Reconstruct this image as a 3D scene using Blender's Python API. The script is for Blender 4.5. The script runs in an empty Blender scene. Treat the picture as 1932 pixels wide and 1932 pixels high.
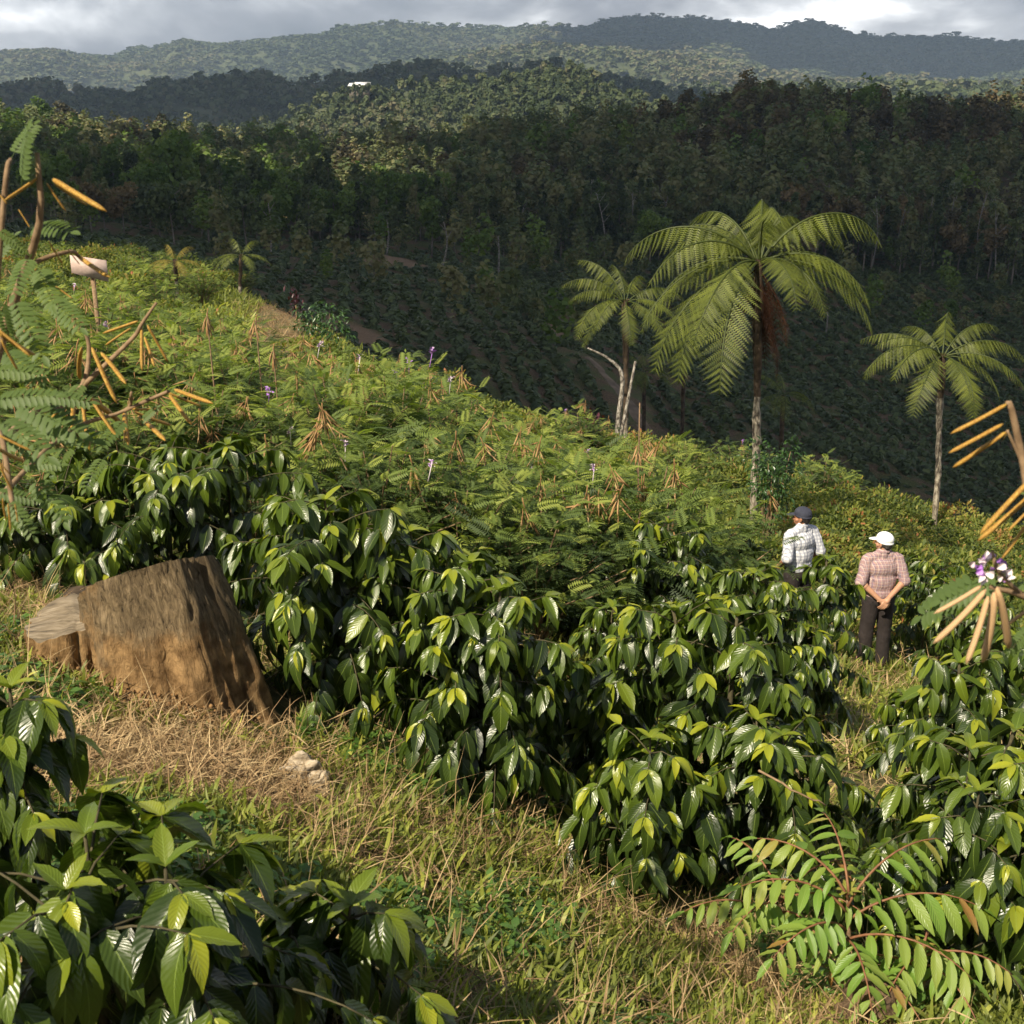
import bpy, bmesh, math, random
import numpy as np
from mathutils import Vector, Matrix, Euler
rng = np.random.default_rng(7); random.seed(7)
sc = bpy.context.scene; col = sc.collection
R = math.radians
TH = R(19.0); F = 2415.0; CT, ST = math.cos(TH), math.sin(TH)

def at(px, py, y):
    """world point seen at photo pixel (1932 grid) at forward distance y"""
    a = (px-966)/F; b = (966-py)/F
    k = y/(CT+b*ST)
    return np.array([a*k, y, (-ST+b*CT)*k])
def uu(px, py):
    return (px-966)/F/(CT+(966-py)/F*ST)

# ------------------------------------------------------------ terrain
UC = np.array([-.5,-.3,-.19,0,.2,.35,.6])
YC = np.array([-20,0,2,3.5,5.3,7,10,14.5,20,27,35,45,60,80,110,150,200,250,330,420,600,3900.])
ZT = np.array([
 [ 5,-1.4,-1.9,-2.3,-2.5,-2.85,-3.2,-3.7,-4.3,-5.0,-5.8,-6.8,-8.2,-10.5,-13.5,-16.5,-18.5,-18,-12,-45,-60,-60],
 [ 5,-1.5,-2.0,-2.45,-2.67,-3.05,-3.5,-4.0,-4.6,-5.4,-6.2,-7.2,-8.9,-11.3,-14.2,-17.5,-21,-22,-16.5,-45,-60,-60],
 [ 5,-1.55,-2.1,-2.6,-2.9,-3.3,-3.8,-4.4,-5.1,-6.0,-6.8,-7.8,-10.2,-13.5,-16.2,-19.2,-23.5,-25.5,-23,-45,-60,-60],
 [ 5,-1.6,-2.2,-2.9,-3.4,-3.85,-4.55,-5.7,-7.1,-8.4,-10,-13,-17.5,-19.8,-21.2,-22.6,-26.5,-24,-17.5,-45,-60,-60],
 [ 5,-1.6,-2.3,-3.1,-3.85,-4.4,-5.15,-6.7,-7.9,-9.2,-11.2,-17,-25,-27.5,-28.5,-29.3,-28,-20.5,-8.5,-45,-60,-60],
 [ 5,-1.6,-2.3,-3.15,-3.9,-4.6,-5.7,-7.2,-8.9,-10.4,-12.8,-19,-26.5,-30,-32,-32.5,-29.5,-23,-10,-45,-60,-60],
 [ 5,-1.6,-2.3,-3.2,-4.0,-4.7,-5.8,-7.5,-9.4,-11.4,-14,-20,-28,-32,-34,-34,-31,-26,-15,-45,-60,-60]])
def warp(y): return np.arcsinh(np.asarray(y, float)/4.0)
NU, NY = 111, 420
ug = np.linspace(-.5, .6, NU); wg = np.linspace(warp(-20), warp(3900), NY)
tmp = np.array([np.interp(wg, warp(YC), ZT[i]) for i in range(len(UC))])
G = np.array([np.interp(ug, UC, tmp[:, j]) for j in range(NY)])
def blur(A, ax, n):
    for _ in range(n):
        A = np.apply_along_axis(lambda v: np.convolve(np.pad(v, 2, mode='edge'), [.1,.2,.4,.2,.1], 'valid'), ax, A)
    return A
G = blur(G, 1, 10); G = blur(G, 0, 5)
_lat = np.random.default_rng(3).random((256, 256))
def vn(x, y):
    x = np.asarray(x, float); y = np.asarray(y, float)
    xi = np.floor(x).astype(int); yi = np.floor(y).astype(int); fx = x-xi; fy = y-yi
    fx = fx*fx*(3-2*fx); fy = fy*fy*(3-2*fy)
    g = lambda a, b: _lat[a & 255, b & 255]
    return (g(xi,yi)*(1-fx)+g(xi+1,yi)*fx)*(1-fy)+(g(xi,yi+1)*(1-fx)+g(xi+1,yi+1)*fx)*fy-.5
def fbm(x, y, o=4):
    s = 0; a = 1; x = np.asarray(x, float); y = np.asarray(y, float)
    for i in range(o):
        s = s+a*vn(x+17*i, y+31*i); a *= .5; x = x*2.03; y = y*2.03
    return s
def H(x, y):
    x = np.asarray(x, float); y = np.asarray(y, float)
    u = np.clip(x/np.maximum(y, 3), -.5, .6); fu = (u+.5)/1.1*(NU-1)
    fw = (warp(np.clip(y, -20, 3900))-wg[0])/(wg[-1]-wg[0])*(NY-1)
    iu = np.clip(np.floor(fu).astype(int), 0, NU-2); iw = np.clip(np.floor(fw).astype(int), 0, NY-2)
    fu = fu-iu; fw = fw-iw
    z = (G[iw,iu]*(1-fu)+G[iw,iu+1]*fu)*(1-fw)+(G[iw+1,iu]*(1-fu)+G[iw+1,iu+1]*fu)*fw
    d = np.clip(y, 1, 400)
    return z+fbm(x/1.3, y/1.3, 4)*.14*np.clip(d/6, .6, 1)+fbm(x/14+5, y/14, 3)*np.clip((d-25)/80, 0, 1)*2.2*(1+1.3*np.clip((d-190)/70, 0, 1))

# ------------------------------------------------------------ mesh helpers
def geo(V, Fc, t=0., uv=None, m=0):
    V = np.asarray(V, float).reshape(-1, 3)
    t = np.full(len(V), t, float) if np.isscalar(t) else np.asarray(t, float)
    if uv is None: uv = np.zeros((len(V), 2))
    return dict(V=V, F=[np.asarray(f, int) for f in (Fc if isinstance(Fc, list) and isinstance(Fc[0], np.ndarray) else [Fc])], t=t, uv=uv, m=m)
def mesh(name, gs, mats, smooth=False):
    if isinstance(gs, dict): gs = [gs]
    me = bpy.data.meshes.new(name)
    off = 0; VV = []; T = []; UV = []; L = []; S = []; M = []
    for g in gs:
        VV.append(g['V']); T.append(g['t']); UV.append(g['uv'])
        for f in g['F']:
            if len(f) == 0: continue
            L.append((f+off).ravel()); S.append(np.full(len(f), f.shape[1])); M.append(np.full(len(f), g['m']))
        off += len(g['V'])
    V = np.concatenate(VV); T = np.concatenate(T); UV = np.concatenate(UV)
    L = np.concatenate(L); S = np.concatenate(S); M = np.concatenate(M)
    me.vertices.add(len(V)); me.vertices.foreach_set('co', V.astype('f').ravel())
    me.loops.add(len(L)); me.loops.foreach_set('vertex_index', L.astype('i'))
    me.polygons.add(len(S)); me.polygons.foreach_set('loop_start', (np.cumsum(S)-S).astype('i'))
    me.polygons.foreach_set('material_index', M.astype('i'))
    if smooth: me.polygons.foreach_set('use_smooth', np.ones(len(S), dtype=bool))
    a = me.attributes.new('tint', 'FLOAT', 'POINT'); a.data.foreach_set('value', T.astype('f'))
    a = me.attributes.new('luv', 'FLOAT_VECTOR', 'POINT')
    a.data.foreach_set('vector', np.hstack([UV, np.zeros((len(UV), 1))]).astype('f').ravel())
    me.update(calc_edges=True)
    for m in (mats if isinstance(mats, (list, tuple)) else [mats]): me.materials.append(m)
    return me
def obj(name, data, parent=None, loc=(0,0,0)):
    o = bpy.data.objects.new(name, data); col.objects.link(o); o.location = loc
    if parent is not None: o.parent = parent
    return o
def tag(o, label=None, cat=None, group=None, kind=None):
    if label: o['label'] = label
    if cat: o['category'] = cat
    if group: o['group'] = group
    if kind: o['kind'] = kind
    return o
def thing(name, label, cat, loc=(0,0,0), rz=0, group=None, s=1):
    o = bpy.data.objects.new(name, None); col.objects.link(o); o.empty_display_size = .1
    o.location = loc; o.rotation_euler = (0,0,rz); o.scale = (s,s,s) if np.isscalar(s) else s
    return tag(o, label, cat, group)
def dup(root, loc, rz=0, s=1, label=None, group=None):
    r = root.copy(); col.objects.link(r); r.location = loc; r.rotation_euler = (0,0,rz)
    r.scale = (s,s,s) if np.isscalar(s) else s
    if label: r['label'] = label
    if group: r['group'] = group
    for ch in list(root.children):
        c = ch.copy(); col.objects.link(c); c.parent = r
    return r
def norm(v): return v/np.maximum(np.linalg.norm(v, axis=-1, keepdims=True), 1e-9)
def basis(d, n):
    """columns: side, along, normal"""
    d = norm(np.atleast_2d(np.asarray(d, float))); n = np.atleast_2d(np.asarray(n, float))
    n = np.broadcast_to(n, d.shape)
    s = np.cross(d, n); bad = np.linalg.norm(s, axis=1) < 1e-4; s[bad] = np.cross(d[bad], [1,.1,.2]); s = norm(s)
    n = np.cross(s, d)
    return np.stack([s, d, n], axis=2)
def inst(T, P, B, S, t, m=0):
    P = np.atleast_2d(P); K = len(P); n = len(T['V'])
    S = np.broadcast_to(np.asarray(S, float).reshape(-1, 1) if np.ndim(S) < 2 else S, (K, 3)) if np.ndim(S) else np.full((K, 3), S)
    V = np.einsum('kij,knj->kni', B, T['V'][None]*S[:, None, :])+P[:, None, :]
    o = (np.arange(K)*n)[:, None, None]
    Fs = [(f[None]+o).reshape(-1, f.shape[1]) for f in T['F']]
    t = np.broadcast_to(np.asarray(t, float), (K,)) if np.ndim(t) < 1 or len(np.atleast_1d(t)) == K else t
    tt = np.repeat(t, n)+np.tile(T['t'], K)
    return dict(V=V.reshape(-1, 3), F=Fs, t=tt, uv=np.tile(T['uv'], (K, 1)), m=m)
def tube(pts, rad, n=6, t=0., m=0, cap=True):
    P = np.asarray(pts, float); k = len(P); rad = np.broadcast_to(np.asarray(rad, float), (k,))
    d = norm(np.gradient(P, axis=0)); V = []
    ref = np.array([0,0,1.]) if abs(d[0][2]) < .9 else np.array([1.,0,0]); s = norm(np.cross(d[0], ref))
    for i in range(k):
        s = norm(s-np.dot(s, d[i])*d[i]); b = np.cross(d[i], s)
        a = np.arange(n)/n*2*np.pi
        V.append(P[i]+rad[i]*(np.cos(a)[:, None]*s+np.sin(a)[:, None]*b))
    V = np.concatenate(V); i, j = np.meshgrid(np.arange(k-1), np.arange(n), indexing='ij'); i = i.ravel(); j = j.ravel()
    Fq = np.stack([i*n+j, i*n+(j+1)%n, (i+1)*n+(j+1)%n, (i+1)*n+j], 1)
    Fs = [Fq]
    if cap: Fs += [np.arange(n)[::-1][None], (np.arange(n)+(k-1)*n)[None]]
    uv = np.stack([np.tile(np.arange(n)/n, k), np.repeat(np.arange(k)/k, n)], 1)
    return geo(V, Fs, t, uv, m)
def bez(p, n=12):
    """smooth polyline through points"""
    p = np.asarray(p, float); k = len(p)
    if k == 2: return p[0]+(p[1]-p[0])*np.linspace(0,1,n)[:,None]
    q = np.vstack([2*p[0]-p[1], p, 2*p[-1]-p[-2]]); out = []
    for t in np.linspace(0, k-1-1e-6, n):
        i = int(t); f = t-i; a, b, c, d = q[i:i+4]
        out.append(.5*((2*b)+(-a+c)*f+(2*a-5*b+4*c-d)*f*f+(-a+3*b-3*c+d)*f**3))
    return np.array(out)
def join(gs):
    V = []; Fs = {}; t = []; uv = []; off = 0
    for g in gs:
        V.append(g['V']); t.append(g['t']); uv.append(g['uv'])
        for f in g['F']:
            if len(f): Fs.setdefault(f.shape[1], []).append(f+off)
        off += len(g['V'])
    return dict(V=np.concatenate(V), F=[np.concatenate(v) for v in Fs.values()], t=np.concatenate(t), uv=np.concatenate(uv), m=gs[0]['m'])
def rotz(g, a):
    c, s = math.cos(a), math.sin(a); g = dict(g); g['V'] = g['V']@np.array([[c,s,0],[-s,c,0],[0,0,1]]); return g

# ------------------------------------------------------------ materials
def newmat(name):
    m = bpy.data.materials.new(name); m.use_nodes = True; nt = m.node_tree; nt.nodes.clear()
    out = nt.nodes.new('ShaderNodeOutputMaterial'); return m, nt, out
def N(nt, kind, **kw):
    n = nt.nodes.new('ShaderNode'+kind)
    for k, v in kw.items():
        if k.startswith('i_'): n.inputs[k[2:].replace('_', ' ')].default_value = v
        else: setattr(n, k, v)
    return n
def ramp(nt, fac, stops, interp='LINEAR'):
    r = N(nt, 'ValToRGB'); r.color_ramp.interpolation = interp; e = r.color_ramp.elements
    while len(e) > len(stops): e.remove(e[-1])
    while len(e) < len(stops): e.new(1)
    for x, (p, c) in zip(e, stops): x.position = p; x.color = (*c, 1)
    nt.links.new(fac, r.inputs[0]); return r.outputs[0]
def math_(nt, op, a, b=None):
    n = N(nt, 'Math', operation=op)
    for i, v in enumerate((a, b)):
        if v is None: continue
        if hasattr(v, 'links') or hasattr(v, 'is_linked'): nt.links.new(v, n.inputs[i])
        else: n.inputs[i].default_value = v
    return n.outputs[0]
def leafmat(name, stops, rough=.45, transl=.25, spec=.5, jitter=.25, veins=0, tcol=None, obj_rand=.0, coat=0):
    m, nt, out = newmat(name)
    at_ = N(nt, 'Attribute', attribute_name='tint'); fac = at_.outputs['Fac']
    geo_ = N(nt, 'NewGeometry'); tc = N(nt, 'TexCoord')
    if obj_rand:
        oi = N(nt, 'ObjectInfo'); k = math_(nt, 'MULTIPLY', math_(nt, 'SUBTRACT', oi.outputs['Random'], .5), obj_rand)
        fac = math_(nt, 'ADD', fac, k)
    nz = N(nt, 'TexNoise', i_Scale=3.0, i_Detail=2.0); nt.links.new(tc.outputs['Object'], nz.inputs['Vector'])
    fac = math_(nt, 'ADD', fac, math_(nt, 'MULTIPLY', math_(nt, 'SUBTRACT', nz.outputs['Fac'], .5), jitter))
    c = ramp(nt, fac, stops)
    p = N(nt, 'BsdfPrincipled'); p.inputs['Roughness'].default_value = rough
    p.inputs['Specular IOR Level'].default_value = spec
    if coat: p.inputs['Coat Weight'].default_value = coat; p.inputs['Coat Roughness'].default_value = .15
    if veins:
        luv = N(nt, 'Attribute', attribute_name='luv'); sep = N(nt, 'SeparateXYZ'); nt.links.new(luv.outputs['Vector'], sep.inputs[0])
        ax = math_(nt, 'ABSOLUTE', sep.outputs[0])
        ph = math_(nt, 'SUBTRACT', math_(nt, 'MULTIPLY', sep.outputs[1], 62.0), math_(nt, 'MULTIPLY', ax, 16.0))
        w = math_(nt, 'SINE', ph)
        mid = math_(nt, 'MULTIPLY', math_(nt, 'LESS_THAN', ax, .05), -1.6)
        nb = N(nt, 'TexNoise', i_Scale=40.0); nt.links.new(tc.outputs['Object'], nb.inputs['Vector'])
        h = math_(nt, 'ADD', math_(nt, 'ADD', math_(nt, 'MULTIPLY', w, .5), mid), nb.outputs['Fac'])
        bp = N(nt, 'Bump', i_Strength=veins, i_Distance=.004); nt.links.new(h, bp.inputs['Height']); nt.links.new(bp.outputs[0], p.inputs['Normal'])
        mx = N(nt, 'MixRGB', blend_type='MIX'); nt.links.new(math_(nt, 'MULTIPLY', math_(nt, 'LESS_THAN', ax, .045), .5), mx.inputs[0])
        nt.links.new(c, mx.inputs[1]); mx.inputs[2].default_value = (.22,.3,.06,1); c = mx.outputs[0]
    nt.links.new(c, p.inputs['Base Color'])
    if transl:
        tr = N(nt, 'BsdfTranslucent'); mx = N(nt, 'MixShader'); mx.inputs[0].default_value = transl
        hs = N(nt, 'MixRGB', blend_type='MULTIPLY'); hs.inputs[0].default_value = 1; nt.links.new(c, hs.inputs[1]); hs.inputs[2].default_value = (*(tcol or (2.2,2.4,.9)), 1)
        nt.links.new(hs.outputs[0], tr.inputs['Color']); nt.links.new(p.outputs[0], mx.inputs[1]); nt.links.new(tr.outputs[0], mx.inputs[2])
        nt.links.new(mx.outputs[0], out.inputs[0])
    else: nt.links.new(p.outputs[0], out.inputs[0])
    return m
def noisemat(name, stops, scale=5, rough=.85, bump=.3, dist=.02, coords='Object', stretch=(1,1,1), detail=8, spec=.3, scale2=None, stops2=None):
    m, nt, out = newmat(name); tc = N(nt, 'TexCoord'); mp = N(nt, 'Mapping'); mp.inputs['Scale'].default_value = stretch
    nt.links.new(tc.outputs[coords], mp.inputs[0])
    nz = N(nt, 'TexNoise', i_Scale=scale, i_Detail=detail, i_Roughness=.65); nt.links.new(mp.outputs[0], nz.inputs['Vector'])
    c = ramp(nt, nz.outputs['Fac'], stops)
    if stops2:
        n2 = N(nt, 'TexNoise', i_Scale=scale2, i_Detail=4.0); nt.links.new(mp.outputs[0], n2.inputs['Vector'])
        f2 = ramp(nt, n2.outputs['Fac'], [(.42,(0,0,0)),(.6,(1,1,1))]); c2 = ramp(nt, nz.outputs['Fac'], stops2)
        mx = N(nt, 'MixRGB'); nt.links.new(f2, mx.inputs[0]); nt.links.new(c, mx.inputs[1]); nt.links.new(c2, mx.inputs[2]); c = mx.outputs[0]
    p = N(nt, 'BsdfPrincipled'); p.inputs['Roughness'].default_value = rough; p.inputs['Specular IOR Level'].default_value = spec
    nt.links.new(c, p.inputs['Base Color'])
    if bump:
        bp = N(nt, 'Bump', i_Strength=bump, i_Distance=dist); nt.links.new(nz.outputs['Fac'], bp.inputs['Height']); nt.links.new(bp.outputs[0], p.inputs['Normal'])
    nt.links.new(p.outputs[0], out.inputs[0]); return m

M = {}
M['coffee'] = leafmat('coffee_leaf', [(0,(.014,.026,.006)),(.3,(.03,.053,.009)),(.55,(.085,.13,.013)),(1,(.29,.31,.02))], rough=.3, transl=.22, spec=.52, veins=.2, jitter=.18)
M['coffee_mid'] = leafmat('coffee_leaf_mid', [(0,(.012,.03,.009)),(.5,(.025,.062,.014)),(1,(.12,.21,.03))], rough=.35, transl=.22, jitter=.2)
M['coffee_far'] = leafmat('coffee_leaf_far', [(0,(.04,.06,.026)),(.5,(.085,.115,.045)),(1,(.17,.19,.07))], rough=.6, transl=.15, jitter=.4, obj_rand=.5, spec=.25)
M['pinnate'] = leafmat('pinnate_leaf', [(0,(.025,.045,.016)),(.4,(.065,.1,.028)),(.75,(.14,.19,.04)),(1,(.24,.28,.06))], rough=.6, transl=.3, jitter=.4, obj_rand=.3, spec=.3)
M['pinnate_near'] = leafmat('pinnate_leaf_near', [(0,(.045,.075,.022)),(.6,(.085,.13,.035)),(1,(.17,.22,.05))], rough=.55, transl=.3, jitter=.3, spec=.35)
M['cover'] = leafmat('cover_leaf', [(0,(.03,.05,.014)),(.35,(.09,.12,.025)),(.65,(.19,.21,.04)),(.85,(.27,.2,.06)),(1,(.3,.12,.05))], rough=.6, transl=.3, jitter=.5, obj_rand=.35, spec=.25)
M['fern'] = leafmat('fern_frond', [(0,(.06,.08,.016)),(.5,(.17,.2,.034)),(1,(.36,.37,.07))], rough=.5, transl=.3, jitter=.3, spec=.4)
M['deadfern'] = leafmat('dead_frond', [(0,(.04,.018,.01)),(1,(.15,.06,.03))], rough=.8, transl=.1, spec=.1)
M['dryfern'] = leafmat('yellow_frond', [(0,(.16,.14,.03)),(1,(.35,.26,.07))], rough=.7, transl=.2, spec=.2)
M['sapling'] = leafmat('sapling_leaf', [(0,(.05,.11,.02)),(.6,(.14,.24,.035)),(.85,(.27,.3,.06)),(1,(.26,.08,.03))], rough=.4, transl=.25, veins=.35, jitter=.2)
M['shrub'] = leafmat('shrub_leaf', [(0,(.02,.05,.015)),(.6,(.045,.1,.022)),(1,(.12,.18,.05))], rough=.35, transl=.2, jitter=.3)
M['burgundy'] = leafmat('burgundy_leaf', [(0,(.03,.008,.012)),(1,(.09,.018,.03))], rough=.4, transl=.2)
M['forest'] = leafmat('forest_leaf', [(0,(.035,.052,.025)),(.4,(.07,.095,.04)),(.7,(.12,.145,.06)),(1,(.18,.17,.08))], rough=.7, transl=.15, jitter=.5, obj_rand=.7, spec=.15)
M['forest_brown'] = leafmat('forest_leaf_brown', [(0,(.06,.055,.03)),(.5,(.13,.1,.05)),(1,(.24,.17,.09))], rough=.7, transl=.15, jitter=.4, obj_rand=.6, spec=.15)
M['forest_lime'] = leafmat('forest_leaf_lime', [(0,(.05,.09,.02)),(.6,(.1,.15,.035)),(1,(.18,.22,.06))], rough=.7, transl=.2, jitter=.4, obj_rand=.3, spec=.15)
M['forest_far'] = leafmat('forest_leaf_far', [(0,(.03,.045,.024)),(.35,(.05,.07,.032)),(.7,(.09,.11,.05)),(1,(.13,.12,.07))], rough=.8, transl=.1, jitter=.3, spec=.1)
M['grass'] = leafmat('grass_blade', [(0,(.07,.09,.02)),(.5,(.2,.23,.04)),(.85,(.38,.38,.08)),(1,(.5,.46,.14))], rough=.5, transl=.3, jitter=.6, spec=.35)
M['straw'] = leafmat('straw_blade', [(0,(.1,.055,.03)),(.5,(.3,.2,.1)),(1,(.6,.46,.25))], rough=.7, transl=.2, jitter=.5, spec=.25, tcol=(1.3,1.2,.9))
M['weed'] = leafmat('weed_leaf', [(0,(.04,.09,.02)),(.6,(.1,.19,.035)),(1,(.24,.33,.06))], rough=.45, transl=.3, jitter=.4)
M['pod'] = noisemat('seed_pod_skin', [(.3,(.16,.07,.018)),(.48,(.32,.17,.03)),(.62,(.45,.3,.06)),(.75,(.5,.38,.14))], scale=35, rough=.6, bump=.35, dist=.002, stretch=(1,1,1))
M['podtan'] = noisemat('seed_pod_tan', [(.3,(.38,.22,.1)),(.5,(.52,.34,.18)),(.7,(.62,.45,.27))], scale=160, rough=.75, bump=.6, dist=.002)
M['podmid'] = noisemat('seed_pod_mid', [(.3,(.13,.07,.03)),(.5,(.28,.16,.065)),(.7,(.45,.3,.15))], scale=7, rough=.8, bump=0)
M['twig'] = noisemat('twig_bark', [(.3,(.12,.075,.04)),(.7,(.32,.22,.13))], scale=40, rough=.9, bump=.4, dist=.003)
M['stem'] = noisemat('coffee_stem', [(.3,(.03,.028,.014)),(.7,(.1,.085,.045))], scale=30, rough=.9, bump=.4, dist=.004)
M['greenstem'] = noisemat('green_stem', [(.3,(.06,.11,.02)),(.7,(.14,.2,.05))], scale=20, rough=.6, bump=0)
M['petal'] = noisemat('petal_purple', [(.3,(.3,.1,.5)),(.7,(.55,.3,.75))], scale=30, rough=.6, bump=0)
M['petalw'] = noisemat('petal_white', [(.3,(.65,.5,.62)),(.7,(.82,.78,.72))], scale=30, rough=.6, bump=0)
M['trunk_pale'] = noisemat('tree_bark_pale', [(.35,(.045,.035,.028)),(.5,(.2,.17,.13)),(.65,(.45,.41,.33))], scale=7, rough=.95, bump=.6, dist=.02, stretch=(3,3,1))
M['trunk_dark'] = noisemat('tree_bark_dark', [(.35,(.02,.014,.01)),(.65,(.1,.07,.045))], scale=6, rough=.95, bump=.6, dist=.03)
M['trunk_forest'] = noisemat('forest_bark', [(.3,(.09,.075,.06)),(.7,(.24,.21,.17))], scale=1.5, rough=.95, bump=0)
M['trunk_white'] = noisemat('white_bark', [(.4,(.05,.04,.035)),(.5,(.2,.18,.15)),(.65,(.45,.42,.37))], scale=9, rough=.9, bump=.4, dist=.02, stretch=(2,2,1))
# ------------------------------------------------------------ ground
def ground_material():
    m, nt, out = newmat('soil_and_litter'); tc = N(nt, 'TexCoord')
    n1 = N(nt, 'TexNoise', i_Scale=9.0, i_Detail=10.0, i_Roughness=.7); nt.links.new(tc.outputs['Object'], n1.inputs['Vector'])
    n2 = N(nt, 'TexNoise', i_Scale=.5, i_Detail=5.0); nt.links.new(tc.outputs['Object'], n2.inputs['Vector'])
    a = ramp(nt, n1.outputs['Fac'], [(.3,(.035,.022,.013)),(.5,(.11,.07,.04)),(.68,(.25,.17,.09))])
    b = ramp(nt, n1.outputs['Fac'], [(.3,(.03,.035,.013)),(.5,(.075,.085,.028)),(.7,(.16,.17,.05))])
    f = ramp(nt, n2.outputs['Fac'], [(.4,(0,0,0)),(.6,(1,1,1))])
    mx = N(nt, 'MixRGB'); nt.links.new(f, mx.inputs[0]); nt.links.new(a, mx.inputs[1]); nt.links.new(b, mx.inputs[2])
    # bare reddish clearings in the valley, from the mesh attribute
    tt = N(nt, 'Attribute', attribute_name='tint'); m2 = N(nt, 'MixRGB'); nt.links.new(tt.outputs['Fac'], m2.inputs[0]); nt.links.new(mx.outputs[0], m2.inputs[1])
    c = ramp(nt, n1.outputs['Fac'], [(.3,(.13,.07,.04)),(.7,(.3,.2,.11))]); nt.links.new(c, m2.inputs[2])
    p = N(nt, 'BsdfPrincipled'); p.inputs['Roughness'].default_value = .95; p.inputs['Specular IOR Level'].default_value = .15
    bp = N(nt, 'Bump', i_Strength=.8, i_Distance=.03); nt.links.new(n1.outputs['Fac'], bp.inputs['Height']); nt.links.new(bp.outputs[0], p.inputs['Normal'])
    nt.links.new(m2.outputs[0], p.inputs['Base Color']); nt.links.new(p.outputs[0], out.inputs[0]); return m
M['ground'] = ground_material()
def clearing(x, y):
    """bare soil spots: list of (px, py, y, rx, ry)"""
    t = np.zeros_like(x)
    for px, py, yy, rx, ry in [(1050,560,120,1.6,5),(740,500,150,4,9),(1000,455,185,4,5),(640,560,85,3,6),(520,560,60,3,8)]:
        q = at(px, py, yy); d = ((x-q[0])/rx)**2+((y-q[1])/ry)**2+fbm(x/4, y/4, 3)*1.0
        t = np.maximum(t, np.clip((1.15-d)*2.5, 0, 1))
    return t
ys = list(np.arange(-18, 2, .5))+list(np.arange(2, 12, .08)); yv = 12.
while yv < 3900: ys.append(yv); yv *= 1.014
ys.append(3900); ys = np.array(ys); s = np.linspace(-1, 1, 361); s = .35*s+.65*s**3
W = np.clip(.85*ys, 18, 3000)
X = W[:, None]*s[None]; Y = np.repeat(ys[:, None], len(s), 1); Z = H(X, Y)
nr, nc = X.shape; i, j = np.meshgrid(np.arange(nr-1), np.arange(nc-1), indexing='ij'); i = i.ravel(); j = j.ravel()
grd = geo(np.stack([X, Y, Z], 2).reshape(-1, 3), np.stack([i*nc+j, i*nc+j+1, (i+1)*nc+j+1, (i+1)*nc+j], 1), clearing(X, Y).ravel())
tag(obj('ground', mesh('ground', grd, M['ground'], True)), kind='structure')

def ribbon(name, pts, w, mat, lift=.02, n=60, nw=6):
    P = bez(pts, n); d = norm(np.gradient(P[:, :2], axis=0)); sd = np.stack([-d[:, 1], d[:, 0]], 1)
    ww = np.interp(np.linspace(0,1,n), np.linspace(0,1,len(w)), w)
    V = []
    for k, f in enumerate(np.linspace(-.5, .5, nw)):
        jit = vn(P[:, 1]*.9+k*7, P[:, 0])*.35*(abs(f) > .45)
        q = P[:, :2]+sd*(ww*(f+jit*np.sign(f)*0.6))[:, None]
        V.append(np.column_stack([q, H(q[:, 0], q[:, 1])+lift*(1-abs(f)*1.9)]))
    V = np.stack(V, 1).reshape(-1, 3); i, j = np.meshgrid(np.arange(n-1), np.arange(nw-1), indexing='ij'); i = i.ravel(); j = j.ravel()
    o = obj(name, mesh(name, geo(V, np.stack([i*nw+j, i*nw+j+1, (i+1)*nw+j+1, (i+1)*nw+j], 1)), mat, True)); tag(o, kind='structure'); return o
M['path'] = noisemat('dirt_path', [(.3,(.11,.08,.035)),(.5,(.2,.15,.07)),(.7,(.32,.25,.12))], scale=3, rough=.95, bump=.5, stops2=[(.3,(.08,.09,.03)),(.7,(.2,.2,.06))], scale2=.8)
M['road'] = noisemat('dirt_road', [(.3,(.1,.07,.045)),(.7,(.27,.19,.12))], scale=1.1, rough=.95, bump=.3)
g2 = lambda px, py, y: at(px, py, y)[:2]
PATH = np.array([g2(545,720,21), g2(532,680,25), g2(520,630,33), g2(530,590,42), g2(545,570,50), g2(590,550,62)])
ribbon('dirt_path', np.column_stack([PATH, PATH[:, 0]*0]), [1.1,1.2,1.7,2.2,2.6,2.2], M['path'], .05)
RD = np.array([g2(1340,830,72), g2(1290,790,80), g2(1230,740,90), g2(1170,690,98), g2(1110,665,104)])
ribbon('dirt_road', np.column_stack([RD, RD[:, 0]*0]), [1.7,1.5,1.3,1.1,.8], M['road'], .08)

# ------------------------------------------------------------ distant ridges
M['hill'] = noisemat('hill_ground', [(.3,(.035,.05,.022)),(.7,(.09,.1,.045))], scale=.02, rough=.95, bump=0)
def crown_lod(n, seed, shape=(1,1,1.3), leaf=.3):
    """crown of n facets around a lobed volume, unit radius"""
    r = np.random.default_rng(seed); k = max(3, n//40)
    lobes = norm(r.normal(size=(k, 3)))*r.uniform(.15,.6,(k,1)); lr = r.uniform(.35,.62,k)
    li = r.integers(0, k, n); d = norm(r.normal(size=(n, 3))); d[:, 2] = np.abs(d[:, 2])*np.where(r.random(n) < .75, 1, -1)
    P = (lobes[li]+d*(lr[li]*r.uniform(.75,1.08,n))[:, None])*np.array(shape); P[:, 2] += shape[2]
    nrm = norm(d+r.normal(size=(n,3))*.6); B = basis(np.cross(nrm, r.normal(size=(n,3))), nrm)
    q = geo([[-.5,-.5,0],[.5,-.4,.08],[.42,.5,0],[-.4,.45,.08]], [[0,1,2,3]])
    t = r.uniform(.2,.8,k)[li]+r.normal(size=n)*.1
    return inst(q, P, B, leaf*r.uniform(.6,1.3,n), t)
FARV = [crown_lod(26, 40+i, (1,1,.9+.2*(i%3)), .55) for i in range(6)]
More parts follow.
